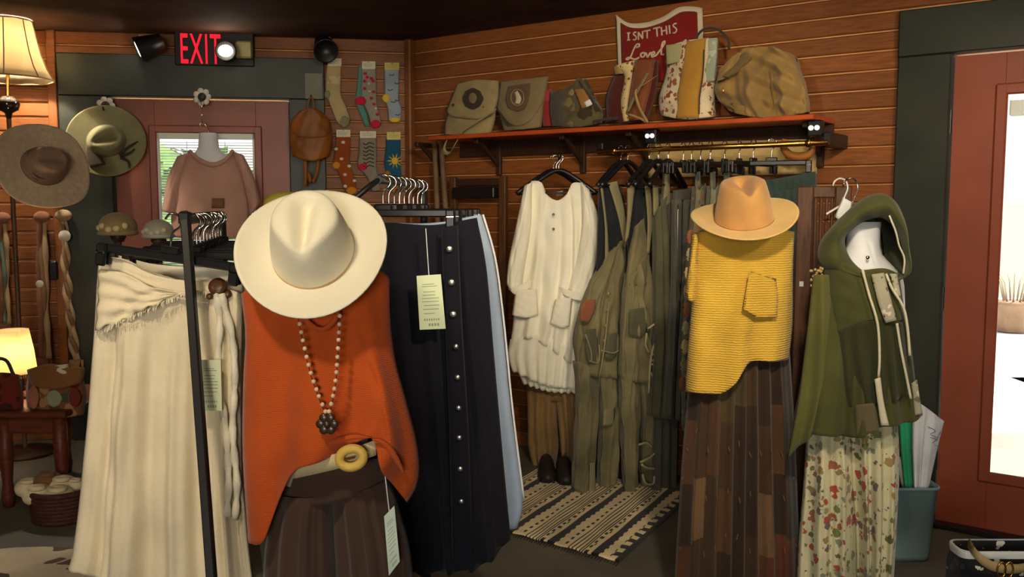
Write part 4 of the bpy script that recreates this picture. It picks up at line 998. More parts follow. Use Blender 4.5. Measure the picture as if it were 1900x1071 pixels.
cloth('body', [(1140, 140), (1180, 125), (1222, 112)], [(1140, 140), (1124, 180), (1124, 226)], [(1222, 112), (1218, 170), (1200, 224)], [(1124, 226), (1165, 228), (1200, 224)], wbg, .07, fabric('maroon_cloth', (84, 30, 24)), b, nu=26, nv=20, wrinkle=.006)
cloth('scroll_band', [(1140, 122), (1160, 116), (1178, 112)], [(1140, 122), (1158, 140), (1152, 180), (1152, 200), (1156, 226)], [(1178, 112), (1174, 140), (1168, 180), (1165, 205), (1168, 224)], [(1156, 226), (1168, 224)], wbg, .03, scroll, b, nu=14, nv=22, off=.06)
cloth('brown_panel', [(1178, 112), (1215, 110)], [(1178, 112), (1172, 150), (1166, 190), (1168, 224)], [(1215, 110), (1208, 160), (1192, 222)], [(1168, 224), (1192, 222)], wbg, .03, mat('brown_suede', srgb(120, 66, 34), rough=.8, sheen=.2), b, nu=14, nv=20, off=.06, wrinkle=.003)
cloth('gusset', [(1138, 124), (1154, 120)], [(1138, 124), (1140, 138)], [(1154, 120), (1160, 136)], [(1140, 138), (1160, 136)], wbg, .03, fabric('sand_cloth', (150, 125, 84)), b, nu=10, nv=6, off=.05)
MB().ribbon(spline([wbg.px(x, y)+wbg.n*o for x, y, o in ((1222, 115, .05), (1214, 150, .1), (1204, 178, .13), (1190, 212, .14))], 16), WR.a*.016, .005, WR.n).build('strap', canvas_g, b, True)
b = bag('tote_bag', 'tall floral tote with a mustard canvas panel and a thin dark loop handle', (1265, 222))
cloth('body', [(1236, 86), (1280, 74), (1332, 70)], [(1236, 86), (1236, 130), (1222, 180), (1224, 214)], [(1332, 70), (1330, 130), (1326, 180), (1328, 216)], [(1224, 214), (1270, 221), (1328, 216)], wbg, .085, damask, b, nu=34, nv=26, wrinkle=.005)
cloth('mustard_panel', [(1272, 78), (1310, 70)], [(1272, 78), (1264, 130), (1256, 180), (1254, 219)], [(1310, 70), (1306, 130), (1298, 180), (1298, 218)], [(1254, 219), (1298, 218)], wbg, .02, fabric('mustard_canvas', (168, 124, 52)), b, nu=14, nv=22, off=.078, wrinkle=.002)
cloth('blue_panel', [(1312, 70), (1332, 72)], [(1312, 70), (1308, 110), (1304, 154)], [(1332, 72), (1330, 110), (1326, 150)], [(1304, 154), (1326, 150)], wbg, .01, printed('blue_toile', (150, 158, 140), [(110, 120, 112), (176, 178, 158)], 28, .5), b, nu=10, nv=16, off=.062)
cloth('top_band', [(1234, 84), (1270, 80)], [(1234, 84), (1236, 120)], [(1270, 80), (1266, 114)], [(1236, 120), (1266, 114)], wbg, .012, fabric('sage_cloth', (150, 146, 108)), b, nu=12, nv=10, off=.07)
MB().tube([wbg.px(*poly_at([(1287, 92), (1294, 66), (1310, 53), (1332, 55), (1350, 72), (1353, 92)], i/26), off=.06) for i in range(27)], .0065, 7).build('loop_handle', dk, b, True)
MB().tube([wbg.px(*poly_at([(1306, 92), (1304, 140), (1298, 180), (1297, 212)], i/12), off=.098) for i in range(13)], .003, 6).build('leather_edge', dk, b, True)
MB().ribbon(spline([wbg.px(x, y)+wbg.n*o for x, y, o in ((1236, 145, .1), (1216, 165, .14), (1206, 176, .15), (1216, 205, .165), (1232, 232, .175), (1222, 226, .17), (1194, 216, .16))], 30), WR.a*.014+Z3*.006, .005, WR.n).build('strap', mat('tan_strap', srgb(160, 130, 84), rough=.7), b, True)
b = bag('duffel_bag', 'large slouchy khaki canvas duffel bag at the right end of the shelf', (1415, 218))
khaki = fabric('washed_khaki', (140, 112, 66), var=.15)
wd = WR.moved(.16)
cloth('body', [(1345, 118), (1385, 90), (1425, 86), (1462, 98), (1478, 115)], [(1345, 118), (1328, 150), (1330, 180), (1352, 205)], [(1478, 115), (1492, 150), (1500, 185), (1502, 208)], [(1352, 205), (1385, 216), (1440, 218), (1502, 208)], wd, .13, khaki, b, nu=60, nv=44, folds=[(3, .022, 1, .3), (7, .008, 2, .5)], wrinkle=.026, seed=2)
cloth('top_fold', [(1334, 130), (1366, 100), (1392, 88)], [(1334, 130), (1330, 152)], [(1392, 88), (1398, 112)], [(1330, 152), (1362, 138), (1398, 112)], wd, .04, khaki, b, nu=20, nv=12, off=.09, wrinkle=.008)
cloth('handle_band', [(1380, 94), (1404, 84)], [(1380, 94), (1362, 122), (1340, 142)], [(1404, 84), (1396, 108), (1352, 144)], [(1340, 142), (1352, 144)], wd, .012, fabric('dark_khaki', (104, 86, 56)), b, nu=10, nv=18, off=.128, sheet=True)  # band and seam share a khaki darker than the bag body
MB().tube([wd.px(*poly_at([(1428, 130), (1432, 160), (1436, 195)], i/10), off=.142) for i in range(11)], .003, 6).build('seam', fabric('dark_khaki', (1, 1, 1)), b, True)
cloth('base_panel', [(1356, 192), (1400, 200), (1444, 204)], [(1356, 192), (1362, 210)], [(1444, 204), (1442, 219)], [(1362, 210), (1400, 217), (1442, 219)], wd, .02, khaki, b, nu=20, nv=8, off=.10)
for x, y in ((1339, 143), (1342, 168)): MB().ball(wd.px(x, y, off=.09), (.004, .004, .014)).build('buckle', brass, b, True)
for px, k in ((1040, 0),):
    pass
# ------------------------------------------------------------------ hangers and garments on the brass rail
RLP = WR.moved(RO)
olive = fabric('washed_olive', (122, 114, 84), var=.22, scale=5); olive_l = fabric('pale_olive', (140, 132, 100), var=.12)
olive_d = fabric('deep_olive', (88, 86, 66), var=.15); ink_blue = fabric('ink_blue_mesh', (36, 38, 44), var=.15)
grey_d = fabric('grey_denim', (86, 84, 76), var=.12); rust = fabric('rust_patch', (150, 92, 66))
thread = fabric('pale_thread', (170, 162, 130))
def rail_pt(px): 
    p = RLP.px(px, 280); p.z = 1.665+.0125+.0018; return p
th = top_hanger('black hanger on the brass rail among the olive jumpsuits', 'hangers on the brass rail', .40)
spots = [(1152, 50), (1165, 44), (1205, 52), (1222, 48), (1240, 55)]
for i, (x, a) in enumerate(spots):
    o = th if i == 0 else copy_tree(th); o.location = rail_pt(x); o.rotation_euler = (0, 0, math.radians(a)); o['label'] = ['first','second','third','fourth','fifth','sixth','seventh','eighth','ninth','tenth','eleventh'][i]+' black coat hanger from the left on the brass rail'
ch = clip_hanger('black clip hanger on the brass rail holding trousers', 'clip hangers on the brass rail', .34)
for i, (x, a) in enumerate([(1268, 50), (1283, 46), (1300, 54), (1318, 50), (1345, 48), (1372, 54), (1398, 40)]):
    o = ch if i == 0 else copy_tree(ch); o.location = rail_pt(x); o.rotation_euler = (0, 0, math.radians(a)); o['label'] = ['first','second','third','fourth','fifth','sixth','seventh','eighth','ninth','tenth','eleventh'][i]+' black clip hanger from the left on the brass rail'
cw = copy_tree(ch); cw.location = rail_pt(1432); cw.rotation_euler = (0, 0, math.radians(-20)); cw['label'] = 'black clip hanger turned face-on above the teal trousers'
def gplane(px, yaw=42, fwd=0.0):
    q = RLP.px(px, 380)-V((0, fwd, 0)); return Plane(q, (math.cos(math.radians(yaw)), math.sin(math.radians(yaw))))
# jumpsuit A
pa = gplane(1140, 34, .06)
g = root('jumpsuit', pa.px(1110, 930), 'washed olive jumpsuit with a rust patch on the hip, first on the brass rail', 'jumpsuit', 'garments on the brass rail')
cloth('body', [(1128, 470), (1145, 455), (1164, 440)], [(1128, 470), (1104, 510), (1086, 545), (1066, 618), (1068, 690)], [(1164, 440), (1165, 540), (1162, 620), (1160, 700)], [(1068, 690), (1110, 700), (1160, 700)], pa, .065, olive, g, nu=40, nv=30, folds=[(3, .022, 0, .4), (8, .009, 1, .4)], wrinkle=.016)
cloth('leg', [(1067, 670), (1088, 676), (1114, 680)], [(1067, 670), (1071, 740), (1067, 820), (1062, 903)], [(1114, 680), (1112, 760), (1106, 840), (1104, 922)], [(1062, 903), (1084, 920), (1104, 922)], pa, .06, olive, g, nu=26, nv=26, folds=[(2, .02, 0, .4), (5, .008, 1, .4)], wrinkle=.014, seed=5)
cloth('leg', [(1110, 680), (1136, 680), (1161, 676)], [(1110, 680), (1114, 760), (1112, 840), (1108, 922)], [(1161, 676), (1156, 760), (1150, 840), (1142, 930)], [(1108, 922), (1124, 934), (1142, 930)], pa, .06, olive, g, nu=26, nv=26, folds=[(2, .02, 2, .4), (5, .008, 0, .4)], wrinkle=.014, seed=8)
cloth('pocket', [(1088, 612), (1106, 610)], [(1088, 612), (1086, 650), (1092, 676)], [(1106, 610), (1110, 645), (1112, 672)], [(1092, 676), (1112, 672)], pa, .012, olive_d, g, nu=8, nv=10, off=.085, sheet=True, wrinkle=.003)
cloth('pocket', [(1124, 622), (1146, 616)], [(1124, 622), (1120, 660)], [(1146, 616), (1144, 660)], [(1120, 660), (1132, 668), (1144, 660)], pa, .012, olive_d, g, nu=8, nv=10, off=.085, sheet=True, wrinkle=.003)
cloth('knee_patch', [(1120, 760), (1140, 756)], [(1120, 760), (1118, 790)], [(1140, 756), (1138, 788)], [(1118, 790), (1138, 788)], pa, .01, olive_l, g, nu=8, nv=8, off=.078, sheet=True, wrinkle=.003)
cloth('inner_lining', [(1112, 350), (1135, 342), (1152, 345)], [(1112, 350), (1110, 420), (1106, 520)], [(1152, 345), (1162, 420), (1164, 520)], [(1106, 520), (1136, 530), (1164, 520)], pa, .03, ink_blue, g, nu=24, nv=20, off=-.01, wrinkle=.004)
cloth('strap', [(1128, 340), (1146, 336)], [(1128, 340), (1146, 400), (1158, 460)], [(1146, 336), (1160, 390), (1166, 450)], [(1158, 460), (1166, 450)], pa, .008, olive_l, g, nu=8, nv=16, off=.04)
cloth('strap', [(1114, 350), (1119, 348)], [(1114, 350), (1122, 420), (1122, 500)], [(1119, 348), (1127, 420), (1132, 500)], [(1122, 500), (1132, 500)], pa, .006, olive_l, g, nu=6, nv=16, off=.04)
cloth('rust_patch', [(1085, 556), (1106, 556)], [(1085, 556), (1077, 575), (1078, 596)], [(1106, 556), (1104, 575), (1094, 598)], [(1078, 596), (1094, 598)], pa, .006, rust, g, nu=8, nv=8, off=.088, sheet=True, wrinkle=.002)
for pts in ([(1086, 620), (1096, 650), (1098, 672)], [(1130, 560), (1122, 640), (1112, 700)], [(1115, 650), (1140, 655), (1158, 640)], [(1094, 670), (1110, 672), (1112, 640)]):
    MB().tube([pa.px(*poly_at(pts, i/12), off=.104) for i in range(13)], .004, 5).build('stitched_edge', olive_l, g, True)
for x, y in ((1129, 545), (1127, 575), (1124, 604), (1122, 632)): MB().lathe([(.009, 0), (.008, .005)], pa.px(x, y, off=.095), 12, axes(pa.n)).build('button', mat('horn_button', srgb(150, 130, 90), rough=.4), g, True)
cloth('hem_stripe', [(1094, 860), (1104, 858)], [(1094, 860), (1093, 924)], [(1104, 858), (1106, 926)], [(1093, 924), (1106, 926)], pa, .004, olive_l, g, nu=5, nv=6, off=.07, sheet=True)
# jumpsuit B
pb_ = gplane(1195, 36, .02)
g = root('jumpsuit', pb_.px(1190, 980), 'olive jumpsuit with knotted cord ties on the thigh, second on the brass rail', 'jumpsuit', 'garments on the brass rail')
cloth('body', [(1160, 520), (1180, 500), (1204, 460)], [(1160, 520), (1152, 600), (1148, 700)], [(1204, 460), (1212, 540), (1226, 620), (1232, 700)], [(1148, 700), (1190, 710), (1232, 700)], pb_, .062, olive, g, nu=40, nv=30, folds=[(3, .024, 2, .4), (8, .009, 1, .4)], wrinkle=.016, seed=3)
cloth('leg', [(1150, 690), (1168, 694), (1190, 694)], [(1150, 690), (1152, 760), (1156, 840), (1160, 925)], [(1190, 694), (1190, 760), (1186, 840), (1184, 928)], [(1160, 925), (1172, 934), (1184, 928)], pb_, .055, olive, g, nu=26, nv=26, folds=[(2, .02, 1, .4), (5, .008, 1, .4)], wrinkle=.014, seed=6)
cloth('leg', [(1186, 694), (1208, 694), (1233, 688)], [(1186, 694), (1190, 770), (1190, 860), (1194, 975)], [(1233, 688), (1230, 770), (1222, 860), (1217, 970)], [(1194, 975), (1206, 984), (1217, 970)], pb_, .055, olive, g, nu=26, nv=28, folds=[(2, .02, 2.4, .4), (5, .008, 1, .4)], wrinkle=.014, seed=9)
cloth('bib', [(1178, 420), (1195, 405)], [(1178, 420), (1168, 470), (1160, 530)], [(1195, 405), (1204, 460), (1208, 530)], [(1160, 530), (1208, 530)], pb_, .035, olive, g, nu=16, nv=14, off=.02, wrinkle=.004)
cloth('inner_lining', [(1164, 346), (1186, 340), (1204, 345)], [(1164, 346), (1164, 430), (1166, 540)], [(1204, 345), (1208, 430), (1206, 520)], [(1166, 540), (1206, 520)], pb_, .03, ink_blue, g, nu=20, nv=18, off=-.012, wrinkle=.004)
for q in (((1164, 336), (1180, 334), (1176, 362), (1166, 440), (1160, 450)), ((1196, 346), (1206, 342), (1212, 400), (1206, 470), (1200, 470))):
    cloth('strap', [q[0], q[1]], [q[0], ((q[0][0]+q[4][0])/2+3, (q[0][1]+q[4][1])/2), q[4]], [q[1], q[2], q[3]], [q[4], q[3]], pb_, .008, olive_l, g, nu=6, nv=14, off=.045)
kn = [[(1202, 610), (1216, 602), (1222, 622), (1212, 645), (1206, 680), (1204, 730)], [(1206, 662), (1222, 650), (1238, 640)], [(1206, 670), (1224, 668), (1240, 672)], [(1208, 676), (1226, 680), (1238, 688)], [(1206, 690), (1218, 708), (1236, 720)], [(1204, 655), (1198, 640), (1200, 618)]]
kn += [[(1186, 825), (1200, 822), (1210, 830)], [(1188, 858), (1204, 850), (1214, 842)], [(1190, 862), (1200, 868), (1214, 870)], [(1192, 880), (1198, 897), (1212, 898), (1214, 884)]]
for st in kn: MB().tube([pb_.px(*poly_at(st, i/12), off=(.108)) for i in range(13)], .0055, 6).build('cord_tie', thread, g, True)
cloth('pocket', [(1168, 575), (1200, 570)], [(1168, 575), (1166, 620)], [(1200, 570), (1200, 618)], [(1166, 620), (1184, 628), (1200, 618)], pb_, .012, olive_d, g, nu=8, nv=8, off=.075, sheet=True)
# pinafore C
pc2 = gplane(1225, 40, .0)
g = root('pinafore', pc2.px(1222, 775), 'grey-olive pinafore with a gathered strap, third on the brass rail', 'dress', 'garments on the brass rail')
cloth('body', [(1214, 400), (1226, 380), (1240, 360)], [(1214, 400), (1216, 500), (1212, 640), (1202, 770)], [(1240, 360), (1246, 480), (1250, 640), (1242, 776)], [(1202, 770), (1222, 776), (1242, 776)], pc2, .05, olive_d, g, nu=30, nv=34, folds=[(3, .016, 1, .4)], wrinkle=.005, off=.02)
cloth('strap', [(1230, 310), (1243, 310)], [(1230, 310), (1233, 330), (1228, 380)], [(1243, 310), (1242, 330), (1243, 380)], [(1228, 380), (1243, 380)], pc2, .02, olive_l, g, nu=14, nv=12, folds=[(4, .004, 0, .1)], off=.03)
cloth('strap', [(1211, 345), (1222, 340)], [(1211, 345), (1212, 400)], [(1222, 340), (1224, 400)], [(1212, 400), (1224, 400)], pc2, .01, olive_l, g, nu=8, nv=8, off=.03)
# grey trousers D with long skirt
pd_ = gplane(1262, 40, .0)
g = root('grey_trousers', pd_.px(1255, 780), 'grey denim trousers with a zip, fourth on the brass rail', 'trousers', 'garments on the brass rail')
cloth('waist', [(1250, 354), (1268, 352), (1286, 350)], [(1250, 354), (1249, 372)], [(1286, 350), (1286, 370)], [(1249, 372), (1286, 370)], pd_, .03, grey_d, g, nu=14, nv=6)
cloth('leg', [(1249, 370), (1266, 370)], [(1249, 370), (1247, 520), (1240, 660), (1233, 776)], [(1266, 370), (1264, 520), (1256, 660), (1252, 778)], [(1233, 776), (1252, 778)], pd_, .035, grey_d, g, nu=16, nv=26, folds=[(2, .008, 0, .3)], wrinkle=.003)
cloth('leg', [(1266, 370), (1286, 370)], [(1266, 370), (1264, 520), (1258, 660), (1252, 778)], [(1286, 370), (1282, 520), (1272, 660), (1266, 782)], [(1252, 778), (1266, 782)], pd_, .035, grey_d, g, nu=16, nv=26, folds=[(2, .008, 2, .3)], wrinkle=.003)
MB().tube([pd_.px(*poly_at([(1258, 380), (1257, 460), (1255, 560)], i/14), off=.045) for i in range(15)], .003, 5).build('zip', chrome, g, True)
ps2 = gplane(1240, 40, -.06)
g = root('grey_skirt', ps2.px(1230, 950), 'long slate skirt whose hem shows below the olive pinafore', 'skirt', 'garments on the brass rail')
cloth('body', [(1225, 360), (1260, 358)], [(1225, 360), (1216, 600), (1210, 800), (1206, 946)], [(1260, 358), (1262, 600), (1260, 800), (1256, 950)], [(1206, 946), (1232, 952), (1256, 950)], ps2, .05, fabric('slate_skirt_cloth', (84, 82, 74)), g, nu=34, nv=30, folds=[(4, .016, 0, .4)])
# printed pieces E, F, G
prn = printed('faded_floral', (112, 108, 84), [(140, 80, 60), (70, 84, 90), (150, 140, 100), (60, 60, 46)], 22, .6)
for px, x0, x1, yb, mt, nm, lb, ct in ((1302, 1284, 1312, 800, prn, 'floral_dress', 'faded floral dress with ruffled edge beside the mustard top', 'dress'),
                                 (1330, 1312, 1340, 790, fabric('sage_denim', (120, 120, 96)), 'sage_trousers', 'sage denim trousers hanging behind the tan hat', 'trousers'),
                                 (1362, 1338, 1376, 760, fabric('slate_green', (92, 98, 88)), 'slate_dress', 'slate green dress with gathered straps behind the tan hat', 'dress')):
    pe = gplane(px, 42, 0)
    g = root(nm, pe.px((x0+x1)/2, yb), lb, ct, 'garments on the brass rail')
    cloth('body', [(x0+6, 345), ((x0+x1)/2, 352), (x1-2, 340)], [(x0+6, 345), (x0-2, 450), (x0-14, 600), (x0-18, yb)], [(x1-2, 340), (x1+2, 500), (x1+4, yb)], [(x0-18, yb), (x1+4, yb)], pe, .05, mt, g, nu=26, nv=30, folds=[(3, .014, 1, .4), (7, .004, 0, .4)], wrinkle=.004)
    cloth('strap', [(x0+6, 322), (x0+16, 318)], [(x0+6, 322), (x0+6, 350)], [(x0+16, 318), (x0+18, 352)], [(x0+6, 350), (x0+18, 352)], pe, .012, mt, g, nu=8, nv=6, off=.02)
    if px == 1302:
        for k in range(9):
            y = 440+k*34; x = 1282-k*1.9
            cloth('ruffle', **blob(x, y, 8, 14), pl=pe, depth=.02, mat=[rust, thread, fabric('cream_ruffle', (200, 180, 130)), olive_l][k % 4], parent=g, nu=8, nv=8, off=.06, sheet=True, wrinkle=.006, seed=k)
teal = fabric('deep_teal', (54, 70, 66), var=.15)
pt_ = gplane(1445, -22, .02)
g = root('teal_trousers', pt_.px(1450, 800), 'deep teal gathered trousers at the right end of the brass rail', 'trousers', 'garments on the brass rail')
cloth('waist', [(1392, 330), (1420, 334), (1470, 326), (1514, 318)], [(1392, 330), (1390, 350)], [(1514, 318), (1516, 345)], [(1390, 350), (1450, 354), (1516, 345)], pt_, .05, teal, g, nu=34, nv=6, folds=[(9, .004, 0, .1)])
cloth('legs', [(1390, 348), (1450, 352), (1516, 342)], [(1390, 348), (1388, 560), (1384, 790)], [(1516, 342), (1520, 560), (1524, 790)], [(1384, 790), (1450, 800), (1524, 790)], pt_, .06, teal, g, nu=44, nv=26, folds=[(8, .012, 0, .1)])

# ------------------------------------------------------------------ white tunic and tan trousers left of the rail
white_l = fabric('white_linen', (246, 242, 226), bump=.4, bscale=380, var=.03)
pw = FP(1030, RLP.px(1030, 380).y-.02, -12)
hk = pw.px(1037, 291); pg = WR.px(1037, 282, .02)
peg = MB().tube([WR.px(1039, 287, -.005), hk+V((0, 0, -.012)), hk+V((0, -.04, -.008)), hk+V((0, -.05, .01))], .007, 8).build('wall_peg', black_metal, None, True)
tag(peg, 'black metal peg on the planks holding the white tunic', 'peg')
wh = top_hanger('black hanger inside the white tunic', 'hangers on the wall peg', .40)
wh.location = hk+V((0, 0, .0)); wh.rotation_euler = (0, 0, math.radians(-12))
for k in range(2):
    o = copy_tree(wh); o.location = hk+V((-.012*(k+1), .03*(k+1), 0)); o.rotation_euler = (0, 0, math.radians(-4+16*k)); o['label'] = ['black hanger on the wall peg, middle of the three behind the tunic neck', 'black hanger on the wall peg, rearmost behind the tunic neck'][k]
g = root('white_tunic', pw.px(1020, 730), 'white linen tunic with rolled sleeves, two pockets and a ruffled hem', 'tunic')
cloth('body', [(984, 336), (1003, 338), (1014, 362), (1034, 372), (1052, 360), (1062, 340), (1084, 340)], [(984, 336), (972, 420), (960, 520), (952, 600), (946, 648)], [(1084, 340), (1096, 420), (1096, 520), (1090, 620), (1080, 690)], [(946, 648), (975, 628), (1010, 640), (1045, 665), (1080, 690)], pw, .075, white_l, g, nu=50, nv=40, folds=[(5, .016, 1, .6), (9, .004, 0, .6)], wrinkle=.008, topd=.5, seed=4)
cloth('sleeve', [(974, 345), (986, 338)], [(974, 345), (958, 420), (944, 490), (941, 528)], [(986, 338), (984, 420), (972, 500), (966, 545)], [(941, 528), (952, 545), (966, 545)], pw, .045, white_l, g, nu=18, nv=24, off=.03, wrinkle=.006)
cloth('cuff', [(941, 520), (956, 532), (986, 518)], [(941, 520), (944, 538)], [(986, 518), (986, 534)], [(944, 538), (960, 548), (986, 534)], pw, .05, white_l, g, nu=16, nv=6, off=.035, wrinkle=.003)
cloth('sleeve', [(1078, 338), (1092, 352)], [(1078, 338), (1080, 420), (1070, 480), (1052, 540)], [(1092, 352), (1108, 400), (1108, 470), (1090, 552)], [(1052, 540), (1070, 552), (1090, 552)], pw, .045, white_l, g, nu=18, nv=24, off=.035, wrinkle=.008, seed=2)
cloth('cuff', [(1036, 530), (1060, 540), (1086, 545)], [(1036, 530), (1040, 544)], [(1086, 545), (1082, 560)], [(1040, 544), (1060, 554), (1082, 560)], pw, .05, white_l, g, nu=16, nv=6, off=.04, wrinkle=.003)
cloth('pocket', [(956, 540), (996, 536)], [(956, 540), (950, 585)], [(996, 536), (999, 584)], [(950, 585), (975, 590), (999, 584)], pw, .02, white_l, g, nu=12, nv=12, off=.075, wrinkle=.003)
cloth('pocket', [(1030, 556), (1062, 552)], [(1030, 556), (1020, 600)], [(1062, 552), (1056, 606)], [(1020, 600), (1040, 608), (1056, 606)], pw, .02, white_l, g, nu=12, nv=12, off=.08, wrinkle=.003)
cloth('ruffle_tier', [(946, 630), (1000, 622), (1050, 640), (1082, 660)], [(946, 630), (942, 660), (950, 688)], [(1082, 660), (1084, 700), (1080, 724)], [(950, 688), (985, 705), (1020, 718), (1080, 724)], pw, .07, white_l, g, nu=50, nv=14, folds=[(8, .010, 0, .6)], hem=1.2)
cloth('under_ruffle', [(960, 660), (1020, 670), (1078, 680)], [(960, 660), (962, 690), (970, 712)], [(1078, 680), (1080, 710), (1076, 730)], [(970, 712), (1020, 727), (1076, 730)], pw, .055, white_l, g, nu=50, nv=10, folds=[(9, .008, 1, .6)], hem=1.2, off=-.01)
for y in (398, 425): MB().lathe([(.007, 0), (.006, .004)], pw.px(1027, y, off=.074), 12, axes(pw.n)).build('button', mat('grey_button', srgb(120, 116, 105), rough=.5), g, True)
cloth('neck_label', **quad((1032, 356), (1044, 354), (1045, 362), (1033, 364)), pl=pw, depth=.001, mat=fabric('label_cloth', (190, 180, 150)), parent=g, nu=4, nv=4, off=-.03, sheet=True)
tan_c = fabric('tan_cotton', (142, 112, 72), var=.12)
pk = FP(1025, RLP.px(1025, 380).y+.06, -14)
g = root('tan_trousers', pk.px(1022, 880), 'tan cotton balloon trousers hanging below the white tunic', 'trousers')
cloth('hip', [(978, 640), (1020, 636), (1076, 640)], [(978, 640), (976, 740)], [(1076, 640), (1078, 740)], [(976, 740), (1025, 745), (1078, 740)], pk, .06, tan_c, g, nu=26, nv=12)
cloth('leg', [(977, 725), (1000, 728), (1032, 728)], [(977, 725), (979, 790), (980, 830), (990, 868)], [(1032, 728), (1034, 790), (1036, 830), (1030, 868)], [(990, 868), (1008, 874), (1030, 868)], pk, .07, tan_c, g, nu=28, nv=26, folds=[(3, .014, 0, .3)], wrinkle=.006)
cloth('leg', [(1028, 728), (1050, 728), (1079, 725)], [(1028, 728), (1036, 790), (1040, 830), (1044, 872)], [(1079, 725), (1084, 790), (1082, 840), (1074, 878)], [(1044, 872), (1058, 880), (1074, 878)], pk, .07, tan_c, g, nu=28, nv=26, folds=[(3, .014, 2, .3)], wrinkle=.006, seed=2)
# pair of boots under the trousers
dkb = mat('dark_leather', srgb(38, 32, 30), rough=.5)
for k, (x, y) in enumerate(((1015, 884), (1048, 888))):
    q = FL(x, y+4); r = root('shoe', q, ['dark shoe on the striped rug under the tan trousers, left of the pair', 'dark shoe on the striped rug under the tan trousers, right of the pair'][k], 'shoe', 'shoes under the tan trousers')
    m = MB(); prof = [(-.13, .03, .06), (-.10, .042, .075), (-.03, .045, .06), (.05, .048, .05), (.10, .042, .035), (.125, .02, .025)]
    vs = []
    for yy, a, hgt in prof:
        for t in range(12):
            an = 2*math.pi*t/12; vs.append(q+V((a*math.cos(an), -yy, .028+max(-.012, hgt*math.sin(an)))))
    m.add(vs, [(j*12+i, j*12+(i+1) % 12, (j+1)*12+(i+1) % 12, (j+1)*12+i) for j in range(5) for i in range(12)]+[list(range(12)), list(range(60, 72))])
    m.build('upper', dkb, r, True)
    MB().prism([q+V((x_, y_, .014)) for x_, y_ in ((-.03, .13), (.03, .13), (.046, .03), (.05, -.06), (.03, -.12), (-.03, -.12), (-.05, -.06), (-.046, .03))], Z3*.014).build('sole', black, r)
# ------------------------------------------------------------------ wooden rack and sticks under the left end of the shelf
wk = WR.moved(.05)
rt = root('wooden_wall_rack', V((*wk.px(905, 500)[:2], 0)), 'weathered wooden rack standing on the floor under the shelf, left of the white tunic', 'rack')
for x in (846, 938):
    h = wk.h(x, 330); MB().box(wk.at(h, .78, .02), (.045, .035, 1.56), axr, .004).build('post', brown_wood, rt)
h0, h1 = wk.h(846), wk.h(938)
for z in (1.53, 1.0, .4): MB().box(wk.at((h0+h1)/2, z, .018), (h1-h0, .025, .04), axr, .003).build('crossbar', dark_wood, rt)
MB().box(wk.at((h0+h1)/2, 1.47, .05), (h1-h0-.06, .05, .06), axr, .005).build('black_box', black, rt)
for k, (a, b) in enumerate((((806, 262), (822, 420)), ((818, 262), (838, 430)))):
    q0, q1 = WR.px(*a, .10), WR.px(*b, .08); d = (q1-q0); e = q0+d*((q0.z-.01)/(-d.z)) if d.z < 0 else q1
    e = V((q0.x+.06+.05*k, q0.y-.16, .005))
    s = MB().tube(spline([q0, q0.lerp(e, .5)+V((.006, 0, 0)), e], 14), [.017-.004*i/13 for i in range(14)], 9).build('walking_stick', mat('grey_stick', srgb(118, 92, 66), rough=.6, var=.2), None, True)
    tag(s, ['peeled wooden stick leaning under the left shelf end, nearer the corner', 'peeled wooden stick leaning under the left shelf end, nearer the rack'][k], 'stick', 'sticks under the shelf')
# ------------------------------------------------------------------ striped woven rug
B = FL(1148, 1046); A = FL(840, 962); vd = (FL(1093, 927)-FL(983, 1004)).normalized(); D = A+vd*.95; Cc = B+vd*.95
rugc = [fabric('rug_cream', (228, 208, 164), bscale=150), fabric('rug_black', (30, 24, 22), bscale=150)]
m = MB(); nu, nv = 148, 72; u_ = (B-A); v_ = (D-A)
vs = [A+u_*(i/nu)+v_*(j/nv)+Z3*(.006+.002*math.sin(i*.3+j*.2)) for j in range(nv+1) for i in range(nu+1)]
fs = [(j*(nu+1)+i, j*(nu+1)+i+1, (j+1)*(nu+1)+i+1, (j+1)*(nu+1)+i) for j in range(nv) for i in range(nu)]
m.add(vs, fs); mi = []
for j in range(nv):
    for i in range(nu):
        k = (i+5) % 37; c_ = 0
        if k < 14: c_ = 1 if k in (1, 4, 7, 10, 12) else 0
        elif k < 20: c_ = 1 if (k in (14, 15)) and (j//2) % 2 == 0 else (1 if k in (16,) and (j//2) % 3 == 0 else 0)
        elif k < 27: c_ = 1 if (k > 21 or (j//2) % 2 == 0) and k < 26 else (1 if (j//2) % 2 else 0)
        else: c_ = 1 if k in (33, 34) and (j//2) % 2 else 0
        if i > nu-9: c_ = 1 if (i > nu-4 or (j//3) % 2) else 0
        mi.append(c_)
m.m = mi
rg_ = root('woven_rug', (A+B+Cc+D)/4, 'cream and black striped woven rug in front of the white tunic', 'rug')
m.build('weave', rugc, rg_, True, .006)
m = MB()
for i in range(60):
    for base, sg in ((A, -1), (D, 1)):
        q = base+u_*(i/59)+Z3*.004; m.tube([q, q+v_.normalized()*sg*(.02+.012*h2(i, 1))+V((.004*(h2(i)-.5), 0, -.0028))], .0022, 4)
tag(m.build('fringe', rugc[1], rg_), kind='stuff')
